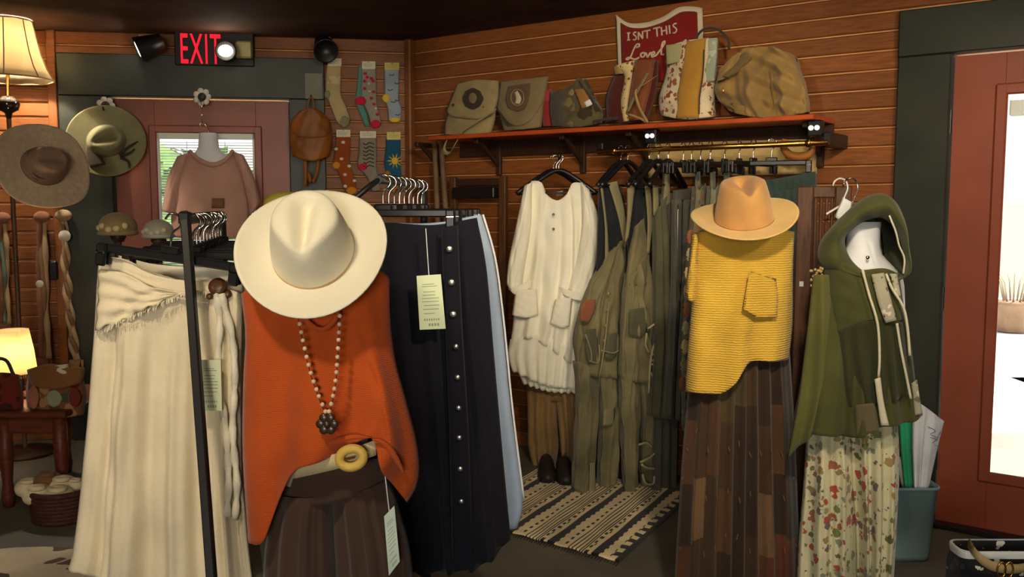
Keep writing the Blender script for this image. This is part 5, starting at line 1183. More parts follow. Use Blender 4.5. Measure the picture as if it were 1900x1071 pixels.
# ------------------------------------------------------------------ door hooks, hanging mauve top
wlh = WL.moved(.05)
petal_w = mat('white_enamel', srgb(205, 200, 190), rough=.4); petal_d = mat('dark_enamel', srgb(50, 44, 40), rough=.4)
def flower_hook(px, py, label, rp):
    c = WL.px(px, py, rp); r = root('flower_hook', c, label, 'hook', 'flower hooks by the left door'); R_ = 11/F*5.4
    for k in range(7):
        t = 2*math.pi*k/7; MB().ball(c+WL.a*(R_*math.cos(t))+Z3*(R_*math.sin(t)), (R_*.52, .008, R_*.52), 10, 8, (WL.a, WL.n, Z3)).build('petal', petal_w, r, True)
    MB().ball(c+WL.n*.006, (R_*.7, .012, R_*.7), 12, 8, (WL.a, WL.n, Z3)).build('centre', petal_d, r, True)
    MB().tube([c-WL.n*.0-Z3*.01, c+WL.n*.05-Z3*.03, c+WL.n*.06-Z3*.012], .006, 6).build('prong', petal_d, r, True)
    return c
fh = flower_hook(375, 180, 'white flower-shaped hook above the mauve top on the door', .052)
flower_hook(196, 196, 'white flower-shaped hook above the olive brimmed hat', .05)
bp = WL.moved(.14)
bx = bp.px(388, 300)
mb_r = torso('hanging_bust', 'white hanging bust form wearing the mauve top on the left door', (bx.x, bx.y), [(bp.px(390, 440).z, .13, .07), (bp.px(390, 380).z, .15, .075), (bp.px(390, 320).z, .18, .07), (bp.px(390, 300).z, .16, .055), (bp.px(390, 286).z, .09, .05), (bp.px(390, 275).z, .06, .048), (bp.px(390, 258).z, .055, .045), (bp.px(390, 247).z, .05, .042)], form_w, yaw=math.radians(9))
MB().tube(spline([bp.px(388, 250), bp.px(387, 240), bp.px(378, 228), bp.px(372, 228), bp.px(371, 236)], 14), .004, 6).build('hanging_hook', chrome, mb_r, True)
MB().tube([fh+WL.n*.055-Z3*.02, bp.px(375, 205), bp.px(374, 230)], .0028, 6).build('chain', chrome, mb_r, True)
mauve = fabric('mauve_knit', (190, 148, 134), var=.08, bump=.4, bscale=150)
g = root('mauve_top', bp.px(390, 440), 'mauve cowl-neck top on the hanging bust in front of the left door', 'top')
cloth('body', [(350, 282), (375, 300), (395, 303), (420, 292), (432, 280)], [(350, 282), (325, 330), (318, 390), (318, 440)], [(432, 280), (452, 330), (462, 390), (462, 440)], [(318, 440), (390, 446), (462, 440)], bp, .10, mauve, g, nu=44, nv=30, folds=[(3, .008, 1, .8)], wrinkle=.003)
cloth('sleeve', [(330, 290), (352, 282)], [(330, 290), (312, 330), (304, 375), (300, 392)], [(352, 282), (340, 330), (330, 372), (330, 400)], [(300, 392), (330, 400)], bp, .06, mauve, g, nu=16, nv=16, wrinkle=.004)
cloth('sleeve', [(430, 280), (452, 288)], [(430, 280), (446, 330), (458, 372), (462, 400)], [(452, 288), (470, 325), (480, 360), (483, 376)], [(462, 400), (483, 376)], bp, .06, mauve, g, nu=16, nv=16, wrinkle=.004)
MB().tube([bp.px(*poly_at([(352, 280), (368, 296), (394, 306), (418, 297), (432, 279)], i/20), off=(.06+.045*math.sin(math.pi*i/20))) for i in range(21)], [.010+.005*math.sin(math.pi*i/20) for i in range(21)], 8).build('cowl', mauve, g, True)
cloth('chest_badge', **quad((393, 368), (416, 368), (416, 386), (393, 386)), pl=bp, depth=.002, mat=mat('badge', srgb(120, 84, 54), rough=.6), parent=g, nu=4, nv=4, off=.108, sheet=True)
# ------------------------------------------------------------------ hats on the left
straw_p = mat('pale_straw', srgb(208, 182, 150), rough=.85, var=.08, scale=40, bump=.35, bscale=160)
straw = mat('grey_brown_straw', srgb(150, 120, 98), rough=.85, var=.08, scale=40, bump=.35, bscale=160)
straw_d = mat('brown_straw_band', srgb(96, 66, 50), rough=.85, bump=.3, bscale=120)
peg2 = WL.px(90, 315, .0)
hc = P(80, 310, 4.62)
hat('sun_hat', 'floppy grey-brown straw hat at the far left, overlapping the olive hat', hc, axes(V((.78, -.60, .40)), roll=-.2), .232, .098, .11, straw, straw_d, bandh=.05, curl=.02, dent=.02, pinch=.08, taper=.62, brim_wave=.02, ov=1.1, brim_m=straw_p)
pgw = MB().tube([WL.px(90, 330, -.005), hc+V((0, .02, -.0))], .009, 8).build('hat_peg', dark_wood, None, True)
tag(pgw, 'dark wooden peg on the planks behind the straw hat', 'peg')
felt_o = mat('olive_felt', srgb(132, 126, 92), rough=.85, var=.1, scale=8, bump=.2, bscale=200)
oc = WL.px(197, 262, .10)
ohat = hat('bush_hat', 'olive felt brimmed hat with a feather, hung on the green casing', oc, axes(V((.42, -.88, .10)), roll=.1), .205, .088, .11, felt_o, mat('dark_hat_cord', srgb(60, 54, 40), rough=.8), bandh=.012, curl=.01, dent=.045, pinch=.25, taper=.72, ov=1.15)
m = MB()
for pts in ([(222, 288), (235, 275), (256, 262)], [(224, 292), (238, 300), (240, 312)], [(222, 290), (240, 284), (250, 276)]):
    m.tube([WL.px(*poly_at(pts, i/8), off=(.13-.002*i)) for i in range(9)], [.010*(1-.08*i) for i in range(9)], 6)
m.build('feather', mat('dark_feather', srgb(54, 50, 40), rough=.8), ohat, True)
cloth('leather_fringe', [(160, 268), (176, 270)], [(160, 268), (158, 290), (166, 312)], [(176, 270), (188, 290), (196, 305)], [(166, 312), (196, 305)], WL, .006, mat('dark_leather_trim', srgb(70, 62, 50), rough=.7), ohat, nu=8, nv=8, off=.145, sheet=True)
# caps on stands, seen over the hangers
def cap_stand(px, py, Z, rpx, mt, nm, label, lab2, blobs=None, flat=1.0):
    c = P(px, py, Z); st = stand('hat_stand', lab2, c.x, c.y, c.z-.02, 'hat stands behind the racks', .07, dark_wood)
    r = root(nm, c-Z3*.03, label, 'hat', 'caps on the hat stands'); R_ = rpx/F*Z
    m = MB(); seg = 30; vs = []; prof = [(1.0, -.25), (1.06, -.05), (1.08, .18), (1.0, .45), (.8, .72), (.5, .9), (.2, .98), (.02, 1.0)]
    for rr, hh in prof:
        for k in range(seg):
            t = 2*math.pi*k/seg; w_ = 1+.03*math.sin(5*t+hh*4); vs.append(c+V((R_*rr*w_*math.cos(t), R_*rr*w_*math.sin(t), R_*hh*flat)))
    m.add(vs, [(j*seg+k, j*seg+(k+1) % seg, (j+1)*seg+(k+1) % seg, (j+1)*seg+k) for j in range(len(prof)-1) for k in range(seg)])
    m.build('crown', mt, r, True, .004)
    MB().tube([c+V((R_*1.02*math.cos(t), R_*1.02*math.sin(t), -R_*.24*flat)) for t in [2*math.pi*k/seg for k in range(seg)]], .009, 6, closed=True).build('edge_roll', mt, r, True)
    if blobs:
        for k in range(5):
            a = -2.6+k*.45; q = c+V((R_*1.0*math.cos(a), R_*1.0*math.sin(a), R_*(.08+.12*math.sin(k*2))))
            MB().ball(q, (R_*.22, .012, R_*.2), 10, 8).build('flower_petal', blobs, r, True)
    return r
cap_stand(219, 425, 3.55, 31, fabric('khaki_knit', (132, 112, 74)), 'knit_cap', 'khaki knit cap with a pale fabric flower above the linen rack', 'wooden hat stand under the khaki knit cap', fabric('pale_petals', (190, 168, 126)))
cap_stand(294, 432, 3.55, 25, fabric('pale_grey_knit', (150, 144, 128)), 'knit_cap', 'pale grey knit cap beside the khaki one', 'wooden hat stand under the pale grey knit cap', fabric('grey_petals', (176, 168, 150)))
cap_stand(530, 384, 3.4, 38, mat('chartreuse_straw', srgb(168, 156, 62), rough=.8, bump=.4, bscale=100), 'straw_cloche', 'yellow-green straw cloche peeking out above the white hat', 'wooden hat stand under the yellow-green cloche', None, .75)
# ------------------------------------------------------------------ backpack on the door casing
lea = mat('cognac_leather', srgb(140, 82, 26), rough=.5, var=.2, scale=9, bump=.25, bscale=30)
bq = WL.moved(.11)
g = root('backpack', bq.px(577, 300), 'cognac leather backpack hung on the right door casing', 'backpack')
cloth('body', [(556, 206), (578, 200), (598, 208)], [(556, 206), (540, 225), (537, 260), (543, 290)], [(598, 208), (612, 226), (617, 262), (612, 290)], [(543, 290), (578, 299), (612, 290)], bq, .07, lea, g, nu=26, nv=24, wrinkle=.004)
MB().tube([bq.px(*poly_at([(572, 205), (572, 190), (577, 180), (582, 190), (583, 205)], i/14), off=.02) for i in range(15)], .006, 6).build('grab_loop', lea, g, True)
MB().tube([bq.px(*poly_at([(541, 244), (560, 254), (596, 254), (614, 246)], i/16), off=(.05+.022*math.sin(math.pi*i/16))) for i in range(17)], .004, 6).build('flap_seam', lea, g, True)
for pts in ([(566, 296), (567, 320), (566, 346)], [(590, 296), (588, 318), (578, 340), (572, 318)]):
    MB().ribbon([bq.px(*poly_at(pts, i/10), off=.03) for i in range(11)], WL.a*.022, .005, WL.n).build('shoulder_strap', lea, g, True)
nl = MB().tube([WL.px(577, 181, .03), WL.px(577, 179, .135), WL.px(577, 176, .138)], .005, 6).build('coat_hook', black_metal, None, True); tag(nl, 'small black hook on the casing above the leather backpack', 'hook')
cd2 = MB().box(WL.px(582, 160, .052), (.10, .002, .15), (WL.a, WL.n, Z3)).build('notice_card', mat('grey_card', srgb(120, 116, 100), rough=.5), None); tag(cd2, 'small grey card fixed to the door casing above the backpack', 'card')
# ------------------------------------------------------------------ socks on the wall
def g2(p): return (440+p[0]/3.15, 60+p[1]/3.15)
sw = WL.moved(.03)
def sock(label, card, L, R, heel, toe, mt, acc, cardm, extra=None, toeacc=None):
    L = [g2(p) for p in L]; R = [g2(p) for p in R]; (cx0, cy0), (cx1, cy1) = g2(card[:2]), g2(card[2:])
    g = root('sock_pair', sw.px((cx0+cx1)/2, L[-1][1]), label, 'socks', 'socks on the left wall')
    cloth('sock', [L[0], R[0]], L, R, [L[-1], R[-1]], sw, .012, mt, g, nu=14, nv=26, wrinkle=.0015)
    if heel: cloth('heel', **blob(*g2(heel[:2]), heel[2]/3.15, heel[3]/3.15), pl=sw, depth=.012, mat=acc, parent=g, nu=10, nv=10, off=.003)
    if toe: cloth('toe', **blob(*g2(toe[:2]), toe[2]/3.15, toe[3]/3.15), pl=sw, depth=.014, mat=toeacc or acc, parent=g, nu=10, nv=10, off=.004)
    c = MB().prism([sw.px(cx0, cy0, off=.014), sw.px(cx1, cy0, off=.014), sw.px(cx1, cy1, off=.014), sw.px(cx0, cy1, off=.014)], sw.n*.003).build('header_card', cardm, g)
    MB().tube([sw.px((cx0+cx1)/2, cy0+1)-sw.n*.04, sw.px((cx0+cx1)/2, cy0+1, off=.03)], .003, 6).build('nail', black_metal, g)
    m = MB()
    for i in range(3):
        y = cy0+(cy1-cy0)*(.3+.2*i); q = [sw.px(cx0+3, y), sw.px(cx1-3-2*i, y)]; m.tube([k+sw.n*.0172 for k in q], .0012, 4)
    m.build('card_print', ink, c)
    if extra: extra(g)
    return g
cardw = mat('white_card', srgb(215, 205, 185), rough=.7); cardy = mat('yellow_card', srgb(205, 190, 110), rough=.7)
def dots(pts, mt, r=.010, nm='motif'):
    def f(g):
        for x, y in pts: MB().ball(sw.px(*g2((x, y)), off=.014), (r, .004, r*.8), 10, 6, (WL.a, WL.n, Z3)).build(nm, mt, g, True)
    return f
sage = fabric('sage_knit', (130, 132, 104)); creamk = fabric('cream_knit', (186, 164, 120)); mag = fabric('magenta_knit', (190, 34, 64)); yel = fabric('yellow_knit', (212, 184, 60)); tealk = fabric('teal_knit', (88, 140, 130))
def s1(g):
    cloth('cuff_band', **quad(g2((522, 255)), g2((608, 255)), g2((606, 305)), g2((518, 305))), pl=sw, depth=.013, mat=fabric('pale_cream_knit', (210, 190, 150)), parent=g, nu=10, nv=5)
sock('cream and sage socks with a white card, left of the upper row', (530, 153, 610, 198), [(522, 195), (516, 340), (545, 430), (575, 510), (598, 540)], [(610, 195), (606, 350), (636, 430), (660, 500), (650, 545)], (527, 362, 24, 22), (628, 522, 32, 34), creamk, sage, cardw, s1)
def s2(g):
    cloth('back_sock', [g2((712, 190)), g2((735, 188))], [g2((712, 190)), g2((700, 320)), g2((692, 400)), g2((715, 470)), g2((748, 550))], [g2((735, 188)), g2((735, 330)), g2((740, 420)), g2((760, 480)), g2((775, 548))], [g2((748, 550)), g2((775, 548))], sw, .008, tealk, g, nu=8, nv=20, off=-.008)
    dots([(748, 240), (760, 262), (785, 270), (795, 285), (745, 285), (745, 328), (798, 348), (785, 385), (800, 420), (820, 480)], mag, .011)(g)
    dots([(770, 300), (775, 345), (810, 445)], cardw, .008)(g)
sock('grey socks with red motifs and pink heels, middle of the upper row', (730, 170, 808, 215), [(726, 210), (726, 330), (730, 400), (762, 470), (785, 540)], [(812, 210), (815, 350), (818, 420), (835, 480), (842, 535)], (725, 400, 40, 26), (810, 535, 32, 24), fabric('silver_knit', (146, 140, 128)), mag, cardw, s2)
def s3(g):
    m = MB()
    for x, y in ((905, 248), (935, 296), (895, 335), (940, 395), (915, 405), (940, 480)):
        m.tube([sw.px(*g2((x-16, y)), off=.014), sw.px(*g2((x, y+5)), off=.015), sw.px(*g2((x+14, y-2)), off=.014)], .003, 5)
    tag(m.build('motifs', fabric('slate_thread', (74, 84, 90)), g, True), kind='stuff')
sock('light blue socks with yellow heels, right of the upper row', (862, 178, 948, 220), [(860, 215), (862, 330), (862, 390), (880, 450), (885, 515)], [(948, 215), (945, 350), (946, 400), (962, 450), (958, 510)], (872, 385, 26, 25), (922, 512, 36, 14), fabric('powder_blue_knit', (146, 162, 176)), yel, cardy, s3)
sock('orange socks with small white motifs and mustard toes, left of the lower row', (580, 570, 662, 612), [(576, 608), (570, 690), (562, 770), (600, 840), (632, 930)], [(662, 608), (662, 690), (660, 770), (690, 860), (700, 925)], (580, 778, 28, 20), (668, 925, 34, 22), fabric('rust_orange_knit', (150, 74, 30)), fabric('mustard_knit', (200, 140, 30)), cardw, dots([(620, 643), (578, 682), (610, 740), (655, 782), (630, 832), (686, 868), (632, 900)], cardw, .012))
def s5(g):
    m = MB()
    for k in range(7):
        y = 650+k*22; m.tube([sw.px(*g2(poly_at([(735+4*(k % 2), y), (755, y+8), (772, y-4), (800, y+5)], i/8)))+sw.n*.0145 for i in range(9)], .003, 5)
    m.build('word_print', fabric('black_thread', (40, 38, 38)), g, True)
sock('grey socks covered in dark lettering, middle of the lower row', (718, 578, 812, 618), [(714, 615), (710, 700), (706, 780), (760, 850), (790, 930)], [(814, 615), (816, 700), (816, 780), (830, 860), (840, 925)], (738, 786, 34, 20), None, fabric('ash_knit', (134, 128, 116)), mag, cardw, s5)
def s6(g):
    c = sw.px(*g2((922, 752)), off=.014)
    MB().ball(c, (.022, .005, .022), 12, 6, (WL.a, WL.n, Z3)).build('sun_disc', yel, g, True)
    m = MB()
    for k in range(10):
        t = k*.628; m.tube([c+(WL.a*math.cos(t)+Z3*math.sin(t))*.024, c+(WL.a*math.cos(t)+Z3*math.sin(t))*.046], [.005, .001], 5)
    m.build('sun_rays', yel, g)
sock('deep blue socks with a yellow sun, right of the lower row', (875, 583, 955, 628), [(870, 620), (866, 700), (860, 770), (880, 850), (890, 930)], [(956, 620), (956, 700), (955, 770), (965, 860), (960, 930)], (880, 830, 22, 20), (925, 915, 30, 24), fabric('deep_blue_knit', (34, 84, 116)), fabric('amber_knit', (170, 110, 40)), cardy, s6)
# ------------------------------------------------------------------ exit sign, emergency lamps, wall spotlights
ex_ = root('exit_sign', WL.px(398, 125, .06), 'black exit sign with red letters above the left door', 'sign')
axl = (WL.a, WL.n, Z3)
q0, q1 = WL.px(322, 56, .06), WL.px(472, 124, .06); cc = (q0+q1)/2
MB().box(cc-WL.n*.03, ((q1-q0).dot(WL.a), .05, q0.z-q1.z), axl, .006).build('housing', mat('exit_housing', srgb(30, 24, 22), rough=.5), ex_)
cu = bpy.data.curves.new('exit_letters', 'FONT'); cu.body = 'EXIT'; cu.size = .235; cu.extrude = .003; cu.offset = .0; cu.space_character = 1.15
to = bpy.data.objects.new('exit_tmp', cu); COL.objects.link(to)
dg = bpy.context.evaluated_depsgraph_get(); me = bpy.data.meshes.new_from_object(to.evaluated_get(dg)); bpy.data.objects.remove(to)
red = glow('exit_red', (225, 20, 40), 1.1); me.materials.clear(); me.materials.append(red)
xs = [v.co.x for v in me.vertices]; ys_ = [v.co.y for v in me.vertices]
lw = (WL.px(410, 90, .06)-WL.px(336, 90, .06)).length; lh = (WL.px(336, 62, .06)-WL.px(336, 117, .06)).length
pl0 = WL.px(336, 117, .06)-WL.n*.002
for v in me.vertices:
    u = (v.co.x-min(xs))/(max(xs)-min(xs))*lw; z = (v.co.y-min(ys_))/(max(ys_)-min(ys_))*lh
    v.co = pl0+WL.a*u+Z3*z+WL.n*(v.co.z)-ex_.location
lo = bpy.data.objects.new('letters', me); COL.objects.link(lo); lo.parent = ex_
em = root('emergency_lamp', WL.px(440, 110, .06), 'lit round emergency lamp with a pale housing in front of the exit sign', 'lamp')
bulb_c = WL.px(419, 95, .15)
MB().box(WL.px(453, 93, .09), (.10, .06, .10), axl, .01).build('housing', mat('beige_housing', srgb(120, 112, 70), rough=.5), em)
MB().tube([WL.px(445, 93, .09), bulb_c-WL.n*.02], .012, 8).build('arm', black_metal, em)
MB().lathe([(.03, -.035), (.058, 0), (.060, .012), (.052, .012)], bulb_c, 20, (WL.a, Z3, WL.n), (True, True)).build('reflector', black_metal, em, True)
MB().ball(bulb_c+WL.n*.012, (.042, .02, .034), 16, 10, (WL.a, WL.n, Z3)).build('lens', glow('lamp_lens', (255, 246, 220), 9), em, True)
lt_ = light('emergency_light', 'POINT', bulb_c+WL.n*.06, 1.0, (1, .92, .75), shadow_soft_size=.05); lt_.parent = em; lt_.location -= em.location
def wall_spot(px, py, label, d, m2, bulb):
    c = WL.px(px, py, .16); r = root('wall_spotlight', WL.px(px, py, .02), label, 'spotlight', 'spotlights over the left door'); d = V(d).normalized()
    u = d.cross(Z3).normalized(); v = u.cross(d)
    MB().lathe([(.015, -.10), (.045, -.09), (.062, 0), (.07, .05), (.072, .055), (.064, .055), (.05, 0)], c, 20, (u, v, d)).build('shade', black_metal, r, True)
    MB().tube([WL.px(px, py-8, .02), c-d*.06], .012, 8).build('arm', black_metal, r)
    MB().box(WL.px(px, py-8, .025), (.09, .03, .09), axl, .008).build('wall_plate', m2, r)
    if bulb:
        MB().lathe([(.055, .05), (.04, .052)], c, 18, (u, v, d)).build('lens', glow('spot_lens', (255, 246, 225), 12), r, True)
        l = light('spot_glow', 'SPOT', c+d*.07, 5, (1, .84, .6), c+d*3, spot_size=1.5, spot_blend=.7, shadow_soft_size=.05); l.parent = r; l.location -= r.location
wall_spot(272, 86, 'black spotlight left of the exit sign, its lit face to the left', (-.86, -.35, -.38), mat('beige_plate', srgb(176, 150, 110), rough=.6), True)
wall_spot(602, 88, 'dark unlit spotlight above the cream socks', (.3, -.8, -.5), black_metal, False)
# ------------------------------------------------------------------ bell-shade floor lamp, far left
Zl = 5.06
sc_ = P(14, 100, Zl); cx_, cy_ = sc_.x, sc_.y
zt_, zb_ = P(14, 38, Zl).z, P(14, 147, Zl).z
r = root('floor_lamp', (cx_, cy_, 0), 'tall lamp with a lit cream bell shade and dark globe at the far left', 'lamp')
shade_m = mat('cream_shade_cloth', srgb(238, 224, 192), rough=.9, var=.03, bump=.2, bscale=300)
nb_ = shade_m.node_tree; bs_ = nb_.nodes['Principled BSDF']; tl = nb_.nodes.new('ShaderNodeBsdfTranslucent'); tl.inputs[0].default_value = (*srgb(250, 238, 205), 1)
mx_ = nb_.nodes.new('ShaderNodeMixShader'); mx_.inputs[0].default_value = .7; nb_.links.new(bs_.outputs[0], mx_.inputs[1]); nb_.links.new(tl.outputs[0], mx_.inputs[2]); nb_.links.new(mx_.outputs[0], nb_.nodes['Material Output'].inputs[0])
def shade(name, c, prof, seg, mt, parent, scal=.02):
    m = MB(); vs = []
    for rr, z in prof:
        for k in range(seg):
            t = 2*math.pi*k/seg; q = rr*(1-scal*abs(math.sin(t*4))); vs.append(V((c[0]+q*math.cos(t), c[1]+q*math.sin(t), z)))
    m.add(vs, [(j*seg+k, j*seg+(k+1) % seg, (j+1)*seg+(k+1) % seg, (j+1)*seg+k) for j in range(len(prof)-1) for k in range(seg)])
    return m.build(name, mt, parent, True, .002)
H_ = zt_-zb_
prof = [(.225, zb_), (.19, zb_+H_*.2), (.163, zb_+H_*.45), (.142, zb_+H_*.75), (.128, zt_)]
so = shade('shade', (cx_, cy_), prof, 64, shade_m, r, .03)
seamm = mat('shade_trim', srgb(150, 125, 85), rough=.8)
for k in range(8):
    t = math.pi/8+k*math.pi/4
    MB().tube([V((cx_+rr*1.005*math.cos(t)*.985, cy_+rr*1.005*math.sin(t)*.985, z)) for rr, z in prof], .003, 5).build('seam', seamm, so)
for rr, z in (prof[0], prof[-1]): MB().tube([V((cx_+rr*.985*math.cos(t), cy_+rr*.985*math.sin(t), z)) for t in [k*.1963 for k in range(32)]], .004, 6, closed=True).build('rim', seamm, so)
zg = P(10, 194, Zl).z
MB().lathe([(.006, zg+.05), (.012, zg+.045), (.03, zg+.042), (.055, zg+.02), (.06, zg), (.05, zg-.03), (.02, zg-.045), (.012, zg-.08)], (cx_-.01, cy_, 0), 22).build('globe', mat('dark_glass', srgb(40, 30, 26), rough=.12, spec=.7), r, True)
MB().tube([(cx_-.01, cy_, zg+.04), (cx_, cy_, zb_+.1)], .010, 8).build('stem', brass, r)
MB().tube([(cx_-.01, cy_, zg-.07), (cx_-.01, cy_, .02)], .013, 8).build('pole', brown_wood, r)
MB().lathe([(.16, .001), (.16, .02), (.03, .04)], (cx_-.01, cy_, 0), 24).build('foot', dark_wood, r, True)
MB().ball((cx_, cy_, (zt_+zb_)/2), .03).build('bulb', glow('lamp_bulb', (255, 214, 150), 10), r, True)
l = light('lamp_light', 'POINT', (cx_, cy_, (zt_+zb_)/2+.02), 85, (1, .88, .70), shadow_soft_size=.04); l.parent = r; l.location -= r.location
# ------------------------------------------------------------------ scarves on the left wall
def scarf(label, pts, w0, w1, mt, off, disc=None, braid=False, fr=None):
    pl_ = WL.moved(off); g = root('scarf', pl_.px(*pts[-1]), label, 'scarf', 'scarves on the left wall')
    for k in range(3):
        dx = (k-1)*w0*.55
        path = [poly_at(pts, i/30) for i in range(31)]
        MB().tube([pl_.px(x+dx+(2.5 if braid else 1.2)*math.sin(i*(1.1 if braid else .35)+k*2.1), y, off=(.02+.012*math.sin(i*(1.1 if braid else .3)+k*2.1+1.5))) for i, (x, y) in enumerate(path)],
                  [(w0+(w1-w0)*i/30)*.42/F*5.3*(1+.2*math.sin(i*.8+k)) for i in range(31)], 8).build('strand', mt[k % len(mt)], g, True)
    MB().ball(pl_.px(*pts[0], off=.03), (.05, .03, .035), 12, 8).build('knot', mt[0], g, True)
    m = MB(); x, y = pts[-1]
    for k in range(14):
        q = pl_.px(x-w1+2*w1*k/13, y, off=.025); m.tube([q, q+V(((h2(k)-.5)*.02, 0, -.04-.03*h2(k, 2)))], .003, 4)
    tag(m.build('fringe', mt[0], g), kind='stuff')
    if disc: 
        MB().lathe([(disc[2]/F*5.2, 0), (disc[2]/F*5.2, .004), (.004, .005)], pl_.px(*disc[:2], off=.06), 18, axes(WL.n)).build('round_tag', cardw, g, True)
    pg_ = MB().tube([WL.px(pts[0][0], pts[0][1]+6, -.005), pl_.px(pts[0][0], pts[0][1], off=.05)], .008, 6).build('scarf_peg', dark_wood, None, True)
    tag(pg_, 'wooden peg holding the '+label.split(' with ')[0], 'peg')
rose = fabric('dusty_rose_yarn', (140, 92, 70)); taupe = fabric('taupe_yarn', (130, 100, 74)); crm = fabric('oat_yarn', (176, 148, 110)); teal_s = fabric('faded_teal_yarn', (110, 124, 106))
scarf('dusty rose scarf with a small round tag on the left wall', [(78, 403), (78, 470), (80, 540), (82, 610), (84, 665)], 11, 12, [rose, taupe, crm], .03, (74, 527, 7))
scarf('braided oat scarf with a large round tag beside the green casing', [(118, 400), (120, 440), (124, 520), (132, 600), (142, 668)], 7, 12, [crm, taupe, crm], .03, (120, 438, 11), True)
scarf('faded teal and rose scarf with long strands at the picture edge', [(4, 405), (6, 470), (8, 540), (10, 600)], 11, 9, [rose, teal_s, crm], .05)
bx_ = MB().box(WL.px(100, 502, .03), (.045, .03, .11), axl, .006).build('wall_switch', black, None); tag(bx_, 'black switch box on the planks between the two scarves', 'switch')
# ------------------------------------------------------------------ low table, lit lamp, cloth bags, basket
tz_ = .46; Zt_ = 4.1
tl_, tr_ = P(-60, 785, Zt_), P(168, 772, Zt_+.25)
table = root('low_table', ((tl_.x+tr_.x)/2, Zt_+.3, 0), 'low reddish wooden table at the far left under the scarves', 'table')
redw = mat('red_brown_wood', srgb(96, 44, 28), rough=.45, var=.2, scale=10, stretch=(1, 8, 8))
x0_, x1_ = tl_.x, tr_.x
MB().box(((x0_+x1_)/2, Zt_+.33, tz_-.015), (x1_-x0_, .66, .03), None, .006).build('table_top', redw, table)
MB().box(((x0_+x1_)/2, Zt_+.05, tz_-.07), (x1_-x0_-.08, .025, .08), None, .004).build('apron', redw, table)
for sx in (x0_+.14, x1_-.05):
    for sy in (Zt_+.05, Zt_+.61): MB().lathe([(.022, .001), (.03, .05), (.022, .12), (.032, .25), (.03, tz_-.03)], (sx, sy, 0), 12).build('leg', redw, table, True)
lx, ly = P(24, 650, Zt_+.3).x, Zt_+.3
r = root('table_lamp', (lx, ly, tz_), 'small lit table lamp with a scalloped cream shade on the low table', 'lamp')
zs0, zs1 = P(24, 691, ly).z, P(24, 612, ly).z
s_ = shade('shade', (lx, ly), [(.11, zs0), (.106, zs0+.01), (.095, (zs0+zs1)/2), (.076, zs1)], 64, shade_m, r, .06)
m = MB()
for k in range(64):
    t = 2*math.pi*k/64; q = V((lx+.107*math.cos(t), ly+.107*math.sin(t), zs0)); m.tube([q, q-Z3*.018], .002, 4)
tag(m.build('bead_fringe', crm, s_), kind='stuff')
MB().lathe([(.06, tz_+.001), (.06, tz_+.015), (.02, tz_+.03), (.03, tz_+.1), (.012, zs0-.02), (.012, zs0+.04)], (lx, ly, 0), 18).build('base', brown_wood, r, True)
MB().ball((lx, ly, zs0+.09), .026).build('bulb', MATS['lamp_bulb'], r, True)
l = light('table_lamp_light', 'POINT', (lx, ly, zs0+.10), 13, (1, .72, .42), shadow_soft_size=.04); l.parent = r; l.location -= r.location
tapes = printed('tapestry', (110, 70, 44), [(70, 60, 40), (150, 110, 70), (90, 30, 24), (120, 110, 80), (60, 70, 50)], 18, .8)
pb1 = FP(100, Zt_+.12, 4)
g = root('tapestry_bag', V((*pb1.px(100, 770)[:2], tz_)), 'patchwork tapestry bag with a tan flap on the low table', 'bag', 'bags on the low table')
cloth('body', [(52, 692), (100, 688), (152, 690)], [(52, 692), (48, 730), (52, 776)], [(152, 690), (160, 730), (156, 770)], [(52, 776), (100, 778), (156, 770)], pb1, .06, tapes, g, nu=26, nv=16, wrinkle=.004)
cloth('flap', [(50, 686), (85, 678), (120, 682), (158, 684)], [(50, 686), (52, 700), (58, 716)], [(158, 684), (156, 700), (150, 712)], [(58, 716), (100, 722), (150, 712)], pb1, .05, fabric('tan_flap', (124, 82, 44)), g, nu=24, nv=10, off=.03, wrinkle=.005)
cloth('white_lining', [(96, 680), (126, 676)], [(96, 680), (100, 694)], [(126, 676), (130, 694)], [(100, 694), (130, 694)], pb1, .02, fabric('white_lining_cloth', (196, 186, 166)), g, nu=10, nv=6, off=.06)
for k, q in enumerate(((62, 738, 11, 22), (100, 740, 16, 16), (138, 738, 12, 18))):
    cloth('applique', **blob(*q), pl=pb1, depth=.006, mat=[rust, sage, fabric('wine_patch', (100, 40, 30))][k], parent=g, nu=8, nv=8, off=.064, sheet=True)
pb2 = FP(15, Zt_+.10, 8)
g = root('tapestry_bag', V((*pb2.px(10, 780)[:2], tz_)), 'dark red tapestry bag in front of the lit table lamp', 'bag', 'bags on the low table')
cloth('body', [(-40, 698), (0, 694), (38, 698)], [(-40, 698), (-42, 740), (-38, 784)], [(38, 698), (44, 740), (42, 782)], [(-38, 784), (0, 788), (42, 782)], pb2, .05, printed('wine_tapestry', (104, 36, 26), [(60, 30, 24), (140, 90, 50), (80, 70, 44)], 16, .7), g, nu=22, nv=16, wrinkle=.004)
MB().tube([pb2.px(*poly_at([(-30, 698), (-20, 670), (10, 668), (26, 698)], i/14), off=.02) for i in range(15)], .008, 6).build('handle', dk, g, True)
bc_ = FL(84, 985); bc_ = V((bc_.x, bc_.y+.16, 0))
r = root('round_basket', bc_, 'round dark wicker basket of woolly slippers under the low table', 'basket')
wick = mat('dark_wicker', srgb(74, 40, 28), rough=.7, var=.25, scale=40, bump=.6, bscale=80)
Rb = 54/F*(bc_.y)
m = MB()
for j in range(7):
    z = .014+j*.017; rr = Rb*(.9+.1*j/6); m.tube([V((bc_.x+rr*math.cos(t)*(1+.01*math.sin(t*14+j*math.pi)), bc_.y+rr*math.sin(t), z)) for t in [k*2*math.pi/40 for k in range(40)]], .014, 6, closed=True)
